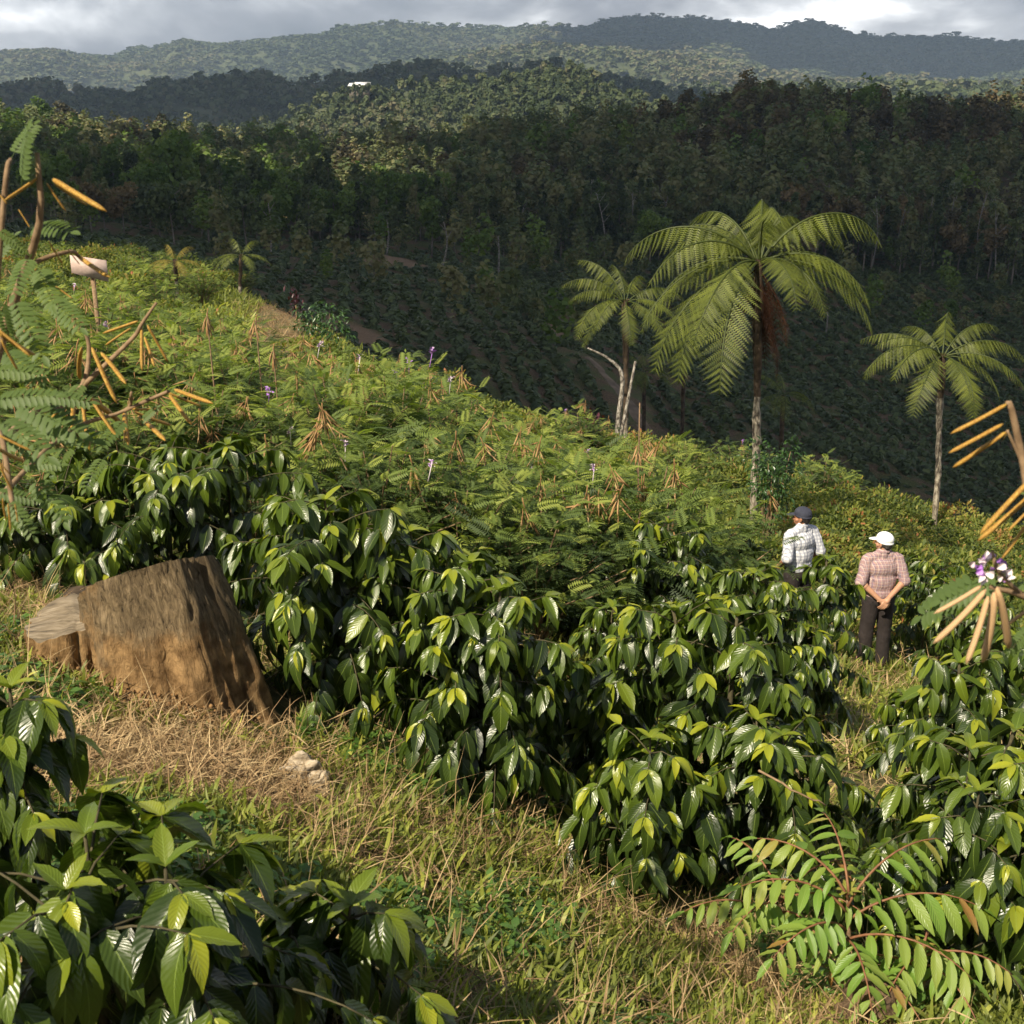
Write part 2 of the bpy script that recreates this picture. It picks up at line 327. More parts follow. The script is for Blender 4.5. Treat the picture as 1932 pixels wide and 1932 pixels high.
def scatter(name, variants, P, S, tints, mat, rngs, kind='stuff', label=None, cat=None, flip=True):
    """merge copies of variant crowns at P (base points)"""
    gs = []; vi = rngs.integers(0, len(variants), len(P)); a = rngs.uniform(0, 6.28, len(P))
    for v in range(len(variants)):
        k = np.where(vi == v)[0]
        if not len(k): continue
        c, s_ = np.cos(a[k]), np.sin(a[k]); z = np.zeros(len(k)); o = z+1
        B = np.stack([np.stack([c,-s_,z],1), np.stack([s_,c,z],1), np.stack([z,z,o],1)], 1)
        gs.append(inst(variants[v], P[k], B, S[k], tints[k]))
    o = obj(name, mesh(name, gs, mat)); tag(o, label, cat, kind=kind); return o
FARF = [crown_lod(60, 50+i, (1,1,.9+.2*(i%3)), .36) for i in range(6)]
def ridge(name, crest, D, front, zb, tree_h, space, label, tint0=0., tvar=.3, dvar=.06, lo=-300, hi=2250, gl=60, seed=1, mat='forest_far'):
    r = np.random.default_rng(seed); cp = np.array(crest, float)
    pxs = np.arange(lo, hi, 14.); py = np.interp(pxs, cp[:, 0], cp[:, 1])
    a = (pxs-966)/F; b = (966-py)/F
    Dv = D*(1+dvar*fbm(pxs/260+seed*3, pxs*0+seed, 3)); k = Dv/(CT+b*ST)
    cx = a*k; cz = (-ST+b*CT)*k-tree_h*.8
    ts = np.concatenate([np.linspace(-1, 0, 40), np.linspace(0, .6, 10)[1:]])   # -1 front foot .. 0 crest .. back
    yy = Dv[None]+front*ts[:, None]; f = np.where(ts < 0, (1+ts)**1.0, 1-np.abs(ts)*1.6)[:, None]
    zz = zb+(cz[None]-zb)*f; xx = cx[None]*(yy/Dv[None])
    g = fbm(xx/(gl*2.2)+seed, yy/(gl*3)+seed, 4)*gl*.55*np.clip(np.abs(ts)[:, None]*3.5, 0, 1); zz = zz+g*(ts[:, None] < 0)
    n, c = xx.shape; i, j = np.meshgrid(np.arange(n-1), np.arange(c-1), indexing='ij'); i = i.ravel(); j = j.ravel()
    gg = geo(np.stack([xx, yy, zz], 2).reshape(-1, 3), np.stack([i*c+j, i*c+j+1, (i+1)*c+j+1, (i+1)*c+j], 1))
    tag(obj('hill', mesh('hill', gg, M['hill'], True)), kind='structure')
    # trees: uniform in image columns and slope
    width = (cx[-1]-cx[0])
    nt_ = int(width*front*.92/(space**2)); fi = r.uniform(0, c-1.001, nt_); ti = 1-r.random(nt_)*1.08
    tt = np.clip((ti-1)*-1, 0, 1)            # 0 crest..1 foot
    row = (1-tt)*39; i0 = row.astype(int); fr = row-i0; i0 = np.minimum(i0, n-2); j0 = fi.astype(int); fj = fi-j0
    def bl(A): return (A[i0,j0]*(1-fj)+A[i0,j0+1]*fj)*(1-fr)+(A[i0+1,j0]*(1-fj)+A[i0+1,j0+1]*fj)*fr
    P = np.stack([bl(xx), bl(yy), bl(zz)-.12*tree_h], 1)
    S = r.uniform(.6, 1.35, (nt_, 1))*np.array([[space*.7, space*.7, tree_h*.36]])
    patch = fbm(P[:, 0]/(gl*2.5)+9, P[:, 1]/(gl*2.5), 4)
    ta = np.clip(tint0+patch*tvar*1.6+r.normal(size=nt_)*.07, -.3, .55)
    
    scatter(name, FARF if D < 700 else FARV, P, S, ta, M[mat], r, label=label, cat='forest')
FAR = [(-400,95),(-200,85),(0,98),(50,93),(90,88),(135,95),(180,103),(215,100),(250,78),(285,85),(320,72),(350,68),(395,80),(460,75),(530,63),(600,60),(640,45),(690,42),(750,33),(800,38),(880,42),(966,47),(1010,38),(1060,42),(1110,42),(1150,25),(1210,21),(1260,24),(1310,24),(1370,30),(1420,38),(1450,52),(1490,38),(1535,27),(1570,40),(1610,55),(1660,60),(1710,60),(1760,62),(1810,58),(1860,70),(1900,73),(1932,70),(2100,60),(2400,80)]
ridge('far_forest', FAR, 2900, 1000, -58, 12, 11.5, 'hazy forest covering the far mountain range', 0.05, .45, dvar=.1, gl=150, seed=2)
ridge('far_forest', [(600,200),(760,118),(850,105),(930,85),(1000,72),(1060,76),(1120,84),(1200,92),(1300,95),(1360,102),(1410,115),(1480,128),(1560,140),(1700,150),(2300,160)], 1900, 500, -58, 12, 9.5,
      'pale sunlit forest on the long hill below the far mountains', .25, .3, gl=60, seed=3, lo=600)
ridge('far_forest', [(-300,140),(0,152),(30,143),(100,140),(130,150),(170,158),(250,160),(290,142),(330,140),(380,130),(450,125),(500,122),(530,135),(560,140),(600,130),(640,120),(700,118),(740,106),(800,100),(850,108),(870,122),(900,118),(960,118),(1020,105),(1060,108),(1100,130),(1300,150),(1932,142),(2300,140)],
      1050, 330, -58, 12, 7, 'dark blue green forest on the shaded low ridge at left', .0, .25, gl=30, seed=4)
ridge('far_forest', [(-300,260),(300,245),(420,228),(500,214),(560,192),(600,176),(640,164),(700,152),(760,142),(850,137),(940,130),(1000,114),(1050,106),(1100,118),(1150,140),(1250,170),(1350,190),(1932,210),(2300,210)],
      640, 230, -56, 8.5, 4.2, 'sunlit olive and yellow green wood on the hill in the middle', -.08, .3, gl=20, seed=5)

# ------------------------------------------------------------ forest trees across the valley
TREEV = []
def tree_kind(kind, mat, n, seed, hgt, cw, sp, leaf):
    r = np.random.default_rng(seed)
    ch = hgt*(1-sp); lob = []
    k = 9 if kind != 'pine' else 12
    gs = []
    for q in range(k):
        f = (q+.5)/k
        if kind == 'pine': rad = cw*(1-f*.85)*r.uniform(.7,1.1); z = hgt*sp+ch*f; off = cw*(1-f)*.5
        elif kind == 'round': rad = cw*.55*r.uniform(.8,1.2); z = hgt*sp+ch*(.25+.6*r.random()); off = cw*.6
        else: rad = cw*.5*r.uniform(.7,1.3); z = hgt*sp+ch*(.12+.8*f); off = cw*.5*(1-abs(f-.45))
        an = r.uniform(0, 6.28); c = np.array([math.cos(an)*off, math.sin(an)*off, z])
        m = n//k; d = norm(r.normal(size=(m, 3))); sc_ = np.array([1,1,.75 if kind != 'tall' else 1.0])
        P = c+d*sc_*(rad*r.uniform(.6,1.08,m))[:, None]; nn = norm(d+r.normal(size=(m,3))*.8)
        B = basis(np.cross(nn, r.normal(size=(m,3))), nn)
        qd = geo([[-.5,-.5,0],[.5,-.3,.1],[.35,.5,0],[-.45,.4,.1]], [[0,1,2,3]])
        gs.append(inst(qd, P, B, leaf*r.uniform(.5,1.3,m), r.uniform(.1,.75)+r.normal(size=m)*.08))
    crown = mesh('crown', gs, mat)
    top = hgt*(sp+(1-sp)*.8); w = r.normal(size=2)*.02*hgt
    pts = bez([[0,0,-1.5],[w[0],w[1],hgt*.4],[w[0]*2,w[1]*2,top]], 7)
    tg = [tube(pts, np.linspace(.018,.006,7)*hgt, 5)]
    for q in range(5):
        zf = r.uniform(sp, .85); an = r.uniform(0,6.28); p0 = np.array([w[0],w[1],hgt*zf]); p1 = p0+np.array([math.cos(an)*cw*.6, math.sin(an)*cw*.6, cw*.35])
        tg.append(tube(bez([p0,p1], 3), [.006*hgt,.004*hgt,.002*hgt], 4))
    return crown, mesh('trunk', tg, M['trunk_forest'] if kind != 'pale' else M['trunk_white'])
KINDS = [('tall','forest',900,11,13,2.5,.3,.6),('tall','forest',900,12,14.5,2.7,.35,.6),('round','forest',1000,13,11,3.6,.25,.65),('pine','forest',800,14,14,2.6,.28,.5),
         ('tall','forest_brown',900,15,14,2.6,.3,.55),('round','forest_brown',950,16,12,3.3,.3,.6),('round','forest_lime',1100,17,13,3.8,.2,.6),('tall','forest_lime',900,18,12,2.4,.25,.55)]
LBL = {'forest':'dark green broadleaf tree among many on the forested slope across the valley','forest_brown':'brownish leaved tree among the green ones on the forested slope','forest_lime':'lighter green tree among the dark ones on the forested slope'}
for k in KINDS: TREEV.append((*tree_kind(k[0], M[k[1]], *k[2:]), k[1], k[0]))
def put_tree(v, x, y, s, label=None, group='trees on the forested slope', name=None, z=None):
    c, t, mk, kd = TREEV[v]; zz = float(H(x, y)) if z is None else z
    o = thing(name or ('pine_tree' if kd == 'pine' else 'forest_tree'), label or (LBL[mk] if kd != 'pine' else 'dark pointed conifer among many on the forested slope across the valley'), 'tree', (x, y, zz), random.uniform(0, 6.28), group, (s*random.uniform(.85,1.15), s*random.uniform(.85,1.15), s))
    obj('crown', c, o); obj('trunk', t, o); return o
r = np.random.default_rng(21)
ty = []; 
for y0 in np.arange(190, 345, 3.7):
    for u0 in np.arange(-.5, .54, 4.2/y0):
        ty.append((u0*y0+r.normal()*1.4, y0+r.normal()*1.6))
# the wood reaches nearer on the left side
for y0 in np.arange(118, 192, 6):
    for u0 in np.arange(-.55, -.02, 6.5/y0):
        lim = 150+(u0+.25)*120+12*math.sin(u0*40)
        if y0 > lim+r.normal()*4: ty.append((u0*y0+r.normal()*1.8, y0+r.normal()*2))
ty = np.array(ty); ty = ty[np.argsort(ty[:, 1])]
ind = 0; rest = []
for x, y in ty:
    u = x/y
    brown = fbm(x/30, y/30, 2); rr = r.random()
    if u > .12 and y > 262: v = 4 if rr < .35 else 5 if rr < .6 else 6 if rr < .68 else 2
    elif brown > .14 and rr < .4: v = 4 if rr < .2 else 5
    elif rr < (.04 if u > -.04 else .36): v = 6 if r.random() < .4 else 7  # more lime leaf at left puts its patchy sun into the colour
    elif rr < .6: v = 3
    else: v = int(r.choice([0,1,2,3,0,2]))
    s_ = r.uniform(.5, .82)*(1.0 if y > 190 else .85)*(1.18 if r.random() < .12 else 1)
    vis = -.43 < u < .43
    if vis and ind < 270: put_tree(v, x, y, s_); ind += 1
    elif vis or r.random() < .5: rest.append((x, y, s_, v))
for k_ in range(260):
    y = r.uniform(95, 200); u = r.uniform(-.45, .45)
    if r.random() < .55 and u < .1 or y > 150: rest.append((u*y, y, r.uniform(.22,.55), int(r.choice([0,2,3,7]))))
# remaining trees of the wood: one stuff object per leaf colour
for mk in ('forest','forest_brown','forest_lime'):
    q = [a for a in rest if KINDS[a[3]][1] == mk]
    if not q: continue
    q = np.array([a[:3] for a in q]); V_ = [crown_lod(200, 90+i, (1,1,1.9), .24) for i in range(4)]
    P = np.column_stack([q[:, 0], q[:, 1], H(q[:, 0], q[:, 1])+2.6*q[:, 2]]); S = np.column_stack([q[:, 2]*3.3, q[:, 2]*3.3, q[:, 2]*2.7])
    scatter('forest', V_, P, S, r.normal(size=len(q))*.15, M[mk], r, label={'forest':'dark green mass of trees filling the upper slope of the wood','forest_brown':'brownish treetops along the crest of the wood','forest_lime':'light green treetops scattered near the crest of the wood'}[mk], cat='forest')
# single trees one can tell apart
def bigtree(v, px, pyb, y, s, label, name='broadleaf_tree'):
    x = at(px, pyb, y)[0]; return put_tree(v, x, y, s, label, None, name)
for q in [(6,325,330,185,1.12,'large lime green round tree standing out above the dark wood at left'),
          (2,330,450,128,.62,'round dark domed tree at the foot of the wood at left'),
          (6,1555,280,262,.9,'bright green tree between the brown and the dark trees near the right crest')]:
    o = bigtree(*q)
    o['category'] = 'tree'
# slender pale trunks standing in the dark edge of the wood
pole = []
for k_, (px, pyb, y, h) in enumerate([(508,440,140,6.5),(832,478,150,6),(430,450,150,5.5),(390,400,165,6),(940,470,150,6),(728,470,160,5.5),(1142,455,190,10),(1195,440,195,11),(1262,420,200,10),(1690,480,195,12),(1745,470,200,11),(1790,440,205,12),(1645,470,190,11),(1888,450,190,12),(1850,430,200,13),(1340,560,150,3.5),(1560,600,150,3.5),(1110,420,200,11),(1540,450,185,6),(985,430,195,8)]):
    p = at(px, pyb, y); rr = np.random.default_rng(300+k_)
    o = thing('slender_tree', 'slim pale trunk with a thin tuft of leaves at the dark edge of the wood', 'tree', (p[0], y, float(H(p[0], y))), rr.uniform(0,6), 'slim pale trunked trees along the edge of the wood')
    w = rr.normal(size=4)*.05*h; pts = bez([[0,0,-.5],[w[0],w[1],h*.5],[w[2],w[3],h]], 8)
    tg = [tube(pts, np.linspace(.13,.05,8), 5)]
    for q in range(3):
        b0 = pts[4+q]; an = rr.uniform(0,6.28); tg.append(tube(bez([b0, b0+[math.cos(an)*h*.12, math.sin(an)*h*.12, h*.14]], 3), [.06,.045,.03], 4))
    obj('trunk', mesh('trunk', tg, M['trunk_white']), o)
    c = crown_lod(120, 310+k_, (.1*h+.25,.1*h+.25,.1*h), .33); c['V'][:, 2] += h*.82; c['V'][:, :2] += w[2:]
    obj('crown', mesh('crown', c, M['forest']), o)
# white roofed buildings on the middle hill
M['roof'] = noisemat('white_sheet_roof', [(.3,(.55,.56,.57)),(.7,(.72,.73,.74))], scale=.6, rough=.5, bump=.1)
M['wall'] = noisemat('painted_wall', [(.3,(.1,.09,.07)),(.7,(.16,.14,.12))], scale=.8, rough=.9, bump=0)
hq = np.array([at(px_, 172, 592) for px_ in range(640,720,6)]); scatter('forest', [crown_lod(120, 7, (1,1,1.3), .3), crown_lod(120, 8, (1,1,1.1), .3)], hq+r.normal(size=hq.shape)*[0,2,.5]-[0,0,2.1], r.uniform(1.9,2.6,(len(hq),1))*np.ones((1,3)), r.normal(size=len(hq))*.1, M['forest_far'], r, label='trees standing in front of the white roofed farm buildings', cat='forest')
def house(px, py, y, w, d, h, rz, label):
    p = at(px, py, y); o = thing('farm_building', label, 'building', (p[0], y, p[2]-h-2.0), rz)
    def box(x0,x1,y0,y1,z0,z1): return geo([[a,b,c] for c in (z0,z1) for b in (y0,y1) for a in (x0,x1)], [[0,2,3,1],[4,5,7,6],[0,1,5,4],[2,6,7,3],[0,4,6,2],[1,3,7,5]])
    obj('wall', mesh('wall', [box(-w/2,w/2,-d/2,d/2,-6,h)], M['wall']), o)
    e = .5; rv = [[-w/2-e,-d/2-e,h-.2],[w/2+e,-d/2-e,h-.2],[w/2+e,d/2+e,h-.2],[-w/2-e,d/2+e,h-.2],[-w/2-e,0,h+d*.3],[w/2+e,0,h+d*.3]]
    rv += [[a,b,c+.15] for a,b,c in rv]
    obj('roof', mesh('roof', geo(rv, [np.array([[6,7,11,10],[8,9,10,11],[0,4,5,1],[2,5,4,3],[0,1,7,6],[2,3,9,8]]), np.array([[0,6,10],[0,10,4],[3,4,10],[3,10,9],[1,5,11],[1,11,7],[2,8,11],[2,11,5]])]), M['roof']), o)
    for q in (-.3, 0, .3):
        obj('window', mesh('window', box(w*q-.7,w*q+.7,-d/2-.05,-d/2+.1,h*.35,h*.75), M['trunk_dark']), o)
house(684,154,600,6,5.5,1.2,.12,'larger white roofed farm building on the middle hill')
house(666,153,606,2.6,3.5,1.1,-.25,'smaller white roofed farm shed beside the larger building on the middle hill')

# ------------------------------------------------------------ valley coffee rows
def mini_bush(n, seed, leaf):
    r = np.random.default_rng(seed); d = norm(r.normal(size=(n,3))); d[:, 2] = np.abs(d[:, 2])
    rr = r.uniform(.55,1.05,n)*(1+.25*np.sin(d[:, 0]*5+seed)*np.cos(d[:, 1]*4))
    P = d*rr[:, None]*[.75,.75,1.15]; P[:, 2] += .1
    nn = norm(d+r.normal(size=(n,3))*.5+[0,0,.5]); B = basis(np.cross(nn, r.normal(size=(n,3))), nn)
    qd = geo([[-.22,-.5,0],[.22,-.5,0],[.26,.3,.04],[0,.6,-.1],[-.26,.3,.04]], [np.array([[0,1,2,4]]), np.array([[4,2,3]])])
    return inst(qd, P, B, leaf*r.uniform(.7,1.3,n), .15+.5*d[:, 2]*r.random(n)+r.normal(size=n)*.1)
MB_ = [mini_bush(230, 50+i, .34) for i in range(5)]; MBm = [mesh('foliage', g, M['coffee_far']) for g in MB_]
r = np.random.default_rng(31); pts = []
for x0 in np.arange(-130, 150, 2.05):
    for y0 in np.arange(40, 222, 1.05):
        x = x0-.13*(y0-100)+r.normal()*.1; y = y0+r.normal()*.2; u = x/y
        if not -.47 < u < .47: continue
        if u < -.08 and y < 62+(u+.25)*-30: continue
        edge = 41 if u > .1 else 44
        if y < edge: continue
        if u < -.02 and y > 158+(u+.25)*120: continue
        if float(vn(x/6+3, y/6)) > .36 and r.random() < .7: continue
        if r.random() < .12: continue
        pts.append((x, y))
pts = np.array(pts)
cl = clearing(pts[:, 0], pts[:, 1]) < .25
rd = np.ones(len(pts), bool)
for line, w in ((bez(np.column_stack([RD, RD[:,0]*0]), 40), 2.4), (bez(np.column_stack([PATH, PATH[:,0]*0]), 40), 1.8)):
    dd = np.min(np.hypot(pts[:, None, 0]-line[None, :, 0], pts[:, None, 1]-line[None, :, 1]), 1); rd &= dd > w
pts = pts[cl & rd]
vis = np.abs(pts[:, 0]/pts[:, 1]) < .42
pts = pts[np.argsort(pts[:, 1]+np.where(vis, 0, 1000))]
print('valley bushes', len(pts))
for k_, (x, y) in enumerate(pts[:300]):
    o = obj('coffee_bush', MBm[k_ % 5], None, (x, y, float(H(x, y))-.1)); s_ = random.uniform(.5,.75); o.scale = (s_, s_, s_*random.uniform(.8,1.1)); o.rotation_euler[2] = random.uniform(0,6.28)
    tag(o, 'small dark coffee bush in the planted rows of the shaded valley', 'coffee bush', 'coffee bushes in the valley rows')
q = pts[300:]; S = r.uniform(.5,.78,len(q)); small = [mini_bush(64, 60+i, .6) for i in range(5)]
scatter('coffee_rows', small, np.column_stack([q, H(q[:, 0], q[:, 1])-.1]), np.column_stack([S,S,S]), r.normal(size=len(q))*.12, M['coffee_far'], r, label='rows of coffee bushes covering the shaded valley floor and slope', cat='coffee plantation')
n_ = 9000; y = 42+(r.random(n_)**.8)*165; u = r.uniform(-.46,.46,n_); x = u*y
k_ = (fbm(x/7, y/9, 3) > -.22) & ~((u < -.05) & (y < 60)) & (clearing(x, y) < .3)
for line, w_ in ((bez(np.column_stack([RD, RD[:,0]*0]), 40), 1.2), (bez(np.column_stack([PATH, PATH[:,0]*0]), 40), 1.5)):
    k_ &= np.min(np.hypot(x[:, None]-line[None, :, 0], y[:, None]-line[None, :, 1]), 1) > w_
x, y = x[k_], y[k_]; S = r.uniform(.18,.42,len(x))*(1+.5*(y > 120))
scatter('weeds', [mini_bush(26, 160+i, .8) for i in range(5)], np.column_stack([x, y, H(x, y)-.08]), np.column_stack([S*1.3,S*1.3,S*.7]), .1+fbm(x/12,y/12,3)*.5+r.normal(size=len(x))*.1, M['coffee_far'], r, label='low weeds and undergrowth between the planted rows of the valley', cat='weeds')
# ------------------------------------------------------------ leaf templates
def leaf_tpl(nx, ny, width, droop, keel=.12, wave=.0, tip=1.0, seed=0):
    """unit length leaf along +y, normal +z"""
    ys_ = np.linspace(0, 1, ny+1); V = []; UV = []
    for y in ys_:
        wv = width*.5*np.sin(np.pi*min(1, y*.97+.02)**.85)**.8*(1 if y < .8 else 1-((y-.8)/.2)**1.5*.75)
        wv = max(wv, .008)
        for s_ in np.linspace(-1, 1, nx+1):
            z = abs(s_)*wv*keel*2+wave*abs(s_)**2*math.sin(y*26+s_*1.7+seed)-droop*y*y
            V.append([s_*wv, y*(1-droop*.25*y), z]); UV.append([s_, y])
    i, j = np.meshgrid(np.arange(ny), np.arange(nx), indexing='ij'); i = i.ravel(); j = j.ravel(); c = nx+1
    return geo(V, np.stack([i*c+j, i*c+j+1, (i+1)*c+j+1, (i+1)*c+j], 1), 0., np.array(UV))
L_HI = [leaf_tpl(4, 10, .39, d, .16, .014, seed=i) for i, d in enumerate((.12,.3,.5,.75))]
L_MD = [leaf_tpl(2, 6, .38, d, .16, .012, seed=i) for i, d in enumerate((.12,.3,.5,.75))]
L_LO = [leaf_tpl(2, 3, .35, d, .15, 0) for d in (.1,.4,.7)]
def leaves(tpls, P, D, Nn, S, t, r):
    P = np.array(P); D = np.array(D); Nn = np.array(Nn); S = np.array(S); t = np.array(t); gs = []
    v = r.integers(0, len(tpls), len(P))
    for i in range(len(tpls)):
        k = np.where(v == i)[0]
        if len(k):
            s_ = np.column_stack([S[k]*r.uniform(.85,1.12,len(k)), S[k], S[k]]); gs.append(inst(tpls[i], P[k], basis(D[k], Nn[k]), s_, t[k]))
    return gs
UP = np.array([0,0,1.])
def coffee(r, h, rad, leaf=.16, tpls=L_MD, dens=1., young=.25, nstem=2, lift=.35):
    """returns (foliage geos, stem geos) for a coffee bush of height h and radius rad"""
    P=[];D=[];Nn=[];S=[];T=[]; st = []
    for q in range(nstem):
        off = r.normal(size=2)*rad*.22*(nstem > 1); lean = r.normal(size=2)*.08*h; hh = h*r.uniform(.82,1.0) if q else h
        mp_ = bez([[off[0],off[1],-.12],[off[0]+lean[0]*.4,off[1]+lean[1]*.4,hh*.5],[off[0]+lean[0],off[1]+lean[1],hh*.97]], 14)
        st.append(tube(mp_, np.linspace(.022,.005,14)*max(.7,h), 6))
        nl = int(h/.085*dens/ (1+.45*(nstem-1)))+3; ang = r.uniform(0,6.28)
        for k in range(nl):
            f = .1+.9*(k+r.random()*.5)/nl; base = np.array([np.interp(f, np.linspace(0,1,14), mp_[:, i]) for i in range(3)])
            ang += 1.57+r.normal()*.25
            for sgn in (0, np.pi):
                a = ang+sgn+r.normal()*.15; prof = (math.sin(min(1, (1-f)*1.25+.12)*1.6)**.8)*(.75+.25*min(1,f*3))
                ln = max(.1, rad*prof*r.uniform(.75,1.15)); dr = np.array([math.cos(a), math.sin(a), 0])
                e0 = lift+.5*f; sag = (.55+r.random()*.4)*(1-.5*f)
                n = max(3, int(ln/ (leaf*.36))); tt = np.linspace(0,1,n)
                pts_ = base+dr*(ln*tt)[:, None]*(.97)+UP*(ln*(e0*tt-sag*tt*tt))[:, None]
                if n >= 3: st.append(tube(pts_[::max(1,n//5)] if n > 8 else pts_, np.linspace(.0045,.002,len(pts_[::max(1,n//5)] if n > 8 else pts_)), 4))
                tang = norm(np.gradient(pts_, axis=0)); side = np.cross(tang, UP); side = norm(side)
                for i in range(n):
                    if tt[i] < .22 and ln > .3 and r.random() < .6: continue
                    tipf = tt[i] > .8
                    for sg in (-1, 1):
                        if r.random() < .1: continue
                        hang = r.uniform(.7,2.1)*(1-.35*f)
                        d = tang[i]*(.45+.7*tipf)+side[i]*sg*r.uniform(.65,1.1)*(1-.3*tipf)-UP*hang+r.normal(size=3)*.14
                        P.append(pts_[i]+side[i]*sg*.008); D.append(d); Nn.append(UP*.9+dr*.55+r.normal(size=3)*.2)
                        S.append(leaf*r.uniform(.72,1.15)*(.72 if tipf and r.random()<.5 else 1)); T.append(r.normal()*.13+.22+(.35*r.random() if tipf else 0)+.3*(f>.85)*r.random())
                # hanging fan of full grown leaves at the branch tip
                for q3 in range(6):
                    a3 = a+(q3-2.5)*.62+r.normal()*.2; d = np.array([math.cos(a3),math.sin(a3),0])*r.uniform(.35,.75)-UP*r.uniform(.5,1.0)*(1-.55*f)
                    P.append(pts_[-1]-tang[-1]*.02*(q3 % 3)); D.append(d); Nn.append(UP*.7+np.array([math.cos(a3),math.sin(a3),0])*.7+r.normal(size=3)*.12); S.append(leaf*r.uniform(.85,1.2)); T.append(.28+r.normal()*.12+.12*(f > .6))
                # terminal young pair
                for sg in (-1,1):
                    d = tang[-1]+side[-1]*sg*.5-UP*.25; P.append(pts_[-1]); D.append(d); Nn.append(UP+dr*.3); S.append(leaf*r.uniform(.45,.75)); T.append(.55+r.random()*young*2)
        for sg in range(4):   # tip of the stem
            a = sg*1.57+ang; d = np.array([math.cos(a)*.7, math.sin(a)*.7, .55]); P.append(mp_[-1]); D.append(d); Nn.append(UP); S.append(leaf*r.uniform(.5,.8)); T.append(.5+r.random()*.3)
    return leaves(tpls, P, D, Nn, S, T, r), st
def coffee_bush(px, y, pytop, rad, label, leaf=.165, tpls=L_MD, dens=1., seed=None, nstem=2, group='coffee bushes on the near slope', mat='coffee', xoff=0, young=.25):
    sd = int(px*7+y*100) if seed is None else seed; r = np.random.default_rng(sd)
    pt = at(px, pytop, y); x = pt[0]+xoff; z0 = float(H(x, y)); h = pt[2]-z0-.04
    fo, st = coffee(r, h, rad*.92, leaf*.94, tpls, dens, young, nstem)
    o = thing('coffee_bush', label, 'coffee bush', (x, y, z0), 0, group)
    obj('foliage', mesh('foliage', fo, M[mat], True), o); obj('stem', mesh('stem', st, M['stem'], True), o)
    return o
CB = coffee_bush
CB(260, 2.4, 1478, .46, 'big close coffee bush with large glossy leaves filling the bottom left corner', .165, L_HI, 1.0, nstem=3, seed=5)
CB(620, 2.6, 1700, .26, 'low leafy shoots of coffee spreading right beside the big close bush at bottom left', .185, L_HI, .8, nstem=2, seed=11)
CB(-25, 3.0, 1215, .17, 'coffee bush cut off by the left edge below the sawn stump', .16, L_HI, .9, seed=3, nstem=2)
CB(150, 7.4, 890, .8, 'dark coffee bush behind the small stump at far left of the row', .17, dens=1.2, nstem=3)
CB(370, 7.2, 828, .75, 'tallest dark coffee bush right behind the sawn stump', .17, dens=1.3, nstem=3)
CB(640, 6.1, 908, .68, 'broad dark coffee bush just right of the sawn stump', .17, dens=1.3, nstem=3)
CB(790, 5.9, 1000, .5, 'dark coffee bush between the broad dark one and the bright central one', .165, dens=1.2, nstem=2)
CB(930, 5.5, 1095, .5, 'bright glossy coffee bush in the centre above the grass slope', .165, L_HI, dens=1.25, nstem=3)
CB(1160, 6.2, 1240, .28, 'coffee bush between the bright central one and the larger right one', .165, L_HI, dens=1.1)
CB(1370, 5.6, 1132, .58, 'large bright coffee bush below the man in the blue cap', .165, L_HI, dens=1.25, nstem=3)
CB(1235, 4.8, 1395, .38, 'low coffee bush with long drooping leaves at the edge of the grass slope', .175, L_HI, dens=1.1)
CB(1510, 5.0, 1370, .44, 'shaded coffee bush behind the reddish tipped sapling', .165, L_HI, dens=1.1)
CB(1840, 4.7, 1340, .5, 'coffee bush at the right under the hanging tan pods', .165, L_HI, dens=1.15, nstem=3)
CB(1880, 4.1, 1520, .36, 'coffee bush cut off by the right edge beside the sapling', .165, L_HI, dens=1.0)
CB(1880, 6.4, 1175, .48, 'coffee bush behind the tan pods near the right edge', .165, dens=1.1)
CB(1715, 9.0, 1300, .26, 'small low coffee bush in front of the standing men', .16, dens=1.0)
CB(1040, 10.4, 958, .68, 'coffee bush in the second row behind the bright central one', .165, dens=1.1)
CB(1265, 10.2, 968, .74, 'rounded coffee bush in the second row just left of the tree fern trunk', .165, dens=1.2, nstem=3)
CB(1150, 8.4, 1130, .36, 'small coffee bush in the gap between the first and second rows', .15, dens=1.0)
CB(1450, 9.2, 1068, .6, 'coffee bush hiding the legs of the man in the blue cap', .165, dens=1.2, nstem=3)
CB(1530, 10.0, 1050, .46, 'coffee bush with a raised shoot in front of the blue cap man', .165, dens=1.0, seed=44)
CB(1550, 9.0, 1180, .34, 'low coffee bush beside the trouser leg of the man in the white cap', .16, dens=1.0)
CB(1340, 13, 1000, .45, 'coffee bush at the foot of the tree fern trunk', .165, dens=1.0)
CB(1765, 15.5, 1065, .7, 'far coffee bush to the right of the white capped man', .17, L_LO, dens=1.0)
CB(1850, 13.0, 1120, .6, 'far coffee bush behind the hanging tan pods', .17, L_LO, dens=1.0)
CB(1700, 17, 1040, .6, 'small far coffee bush just behind the white capped man', .17, L_LO, dens=1.0)
CB(830, 11, 965, .5, 'coffee bush half hidden behind the dark row near the centre', .165, L_LO, dens=1.0)
CB(1385, 13, 1010, .55, 'far coffee bush left of the tree fern trunk base', .17, L_LO, dens=1.0)
CB(930, 11, 1010, .45, 'small coffee bush among the pod shrubs near the centre', .165, L_LO, dens=1.0)

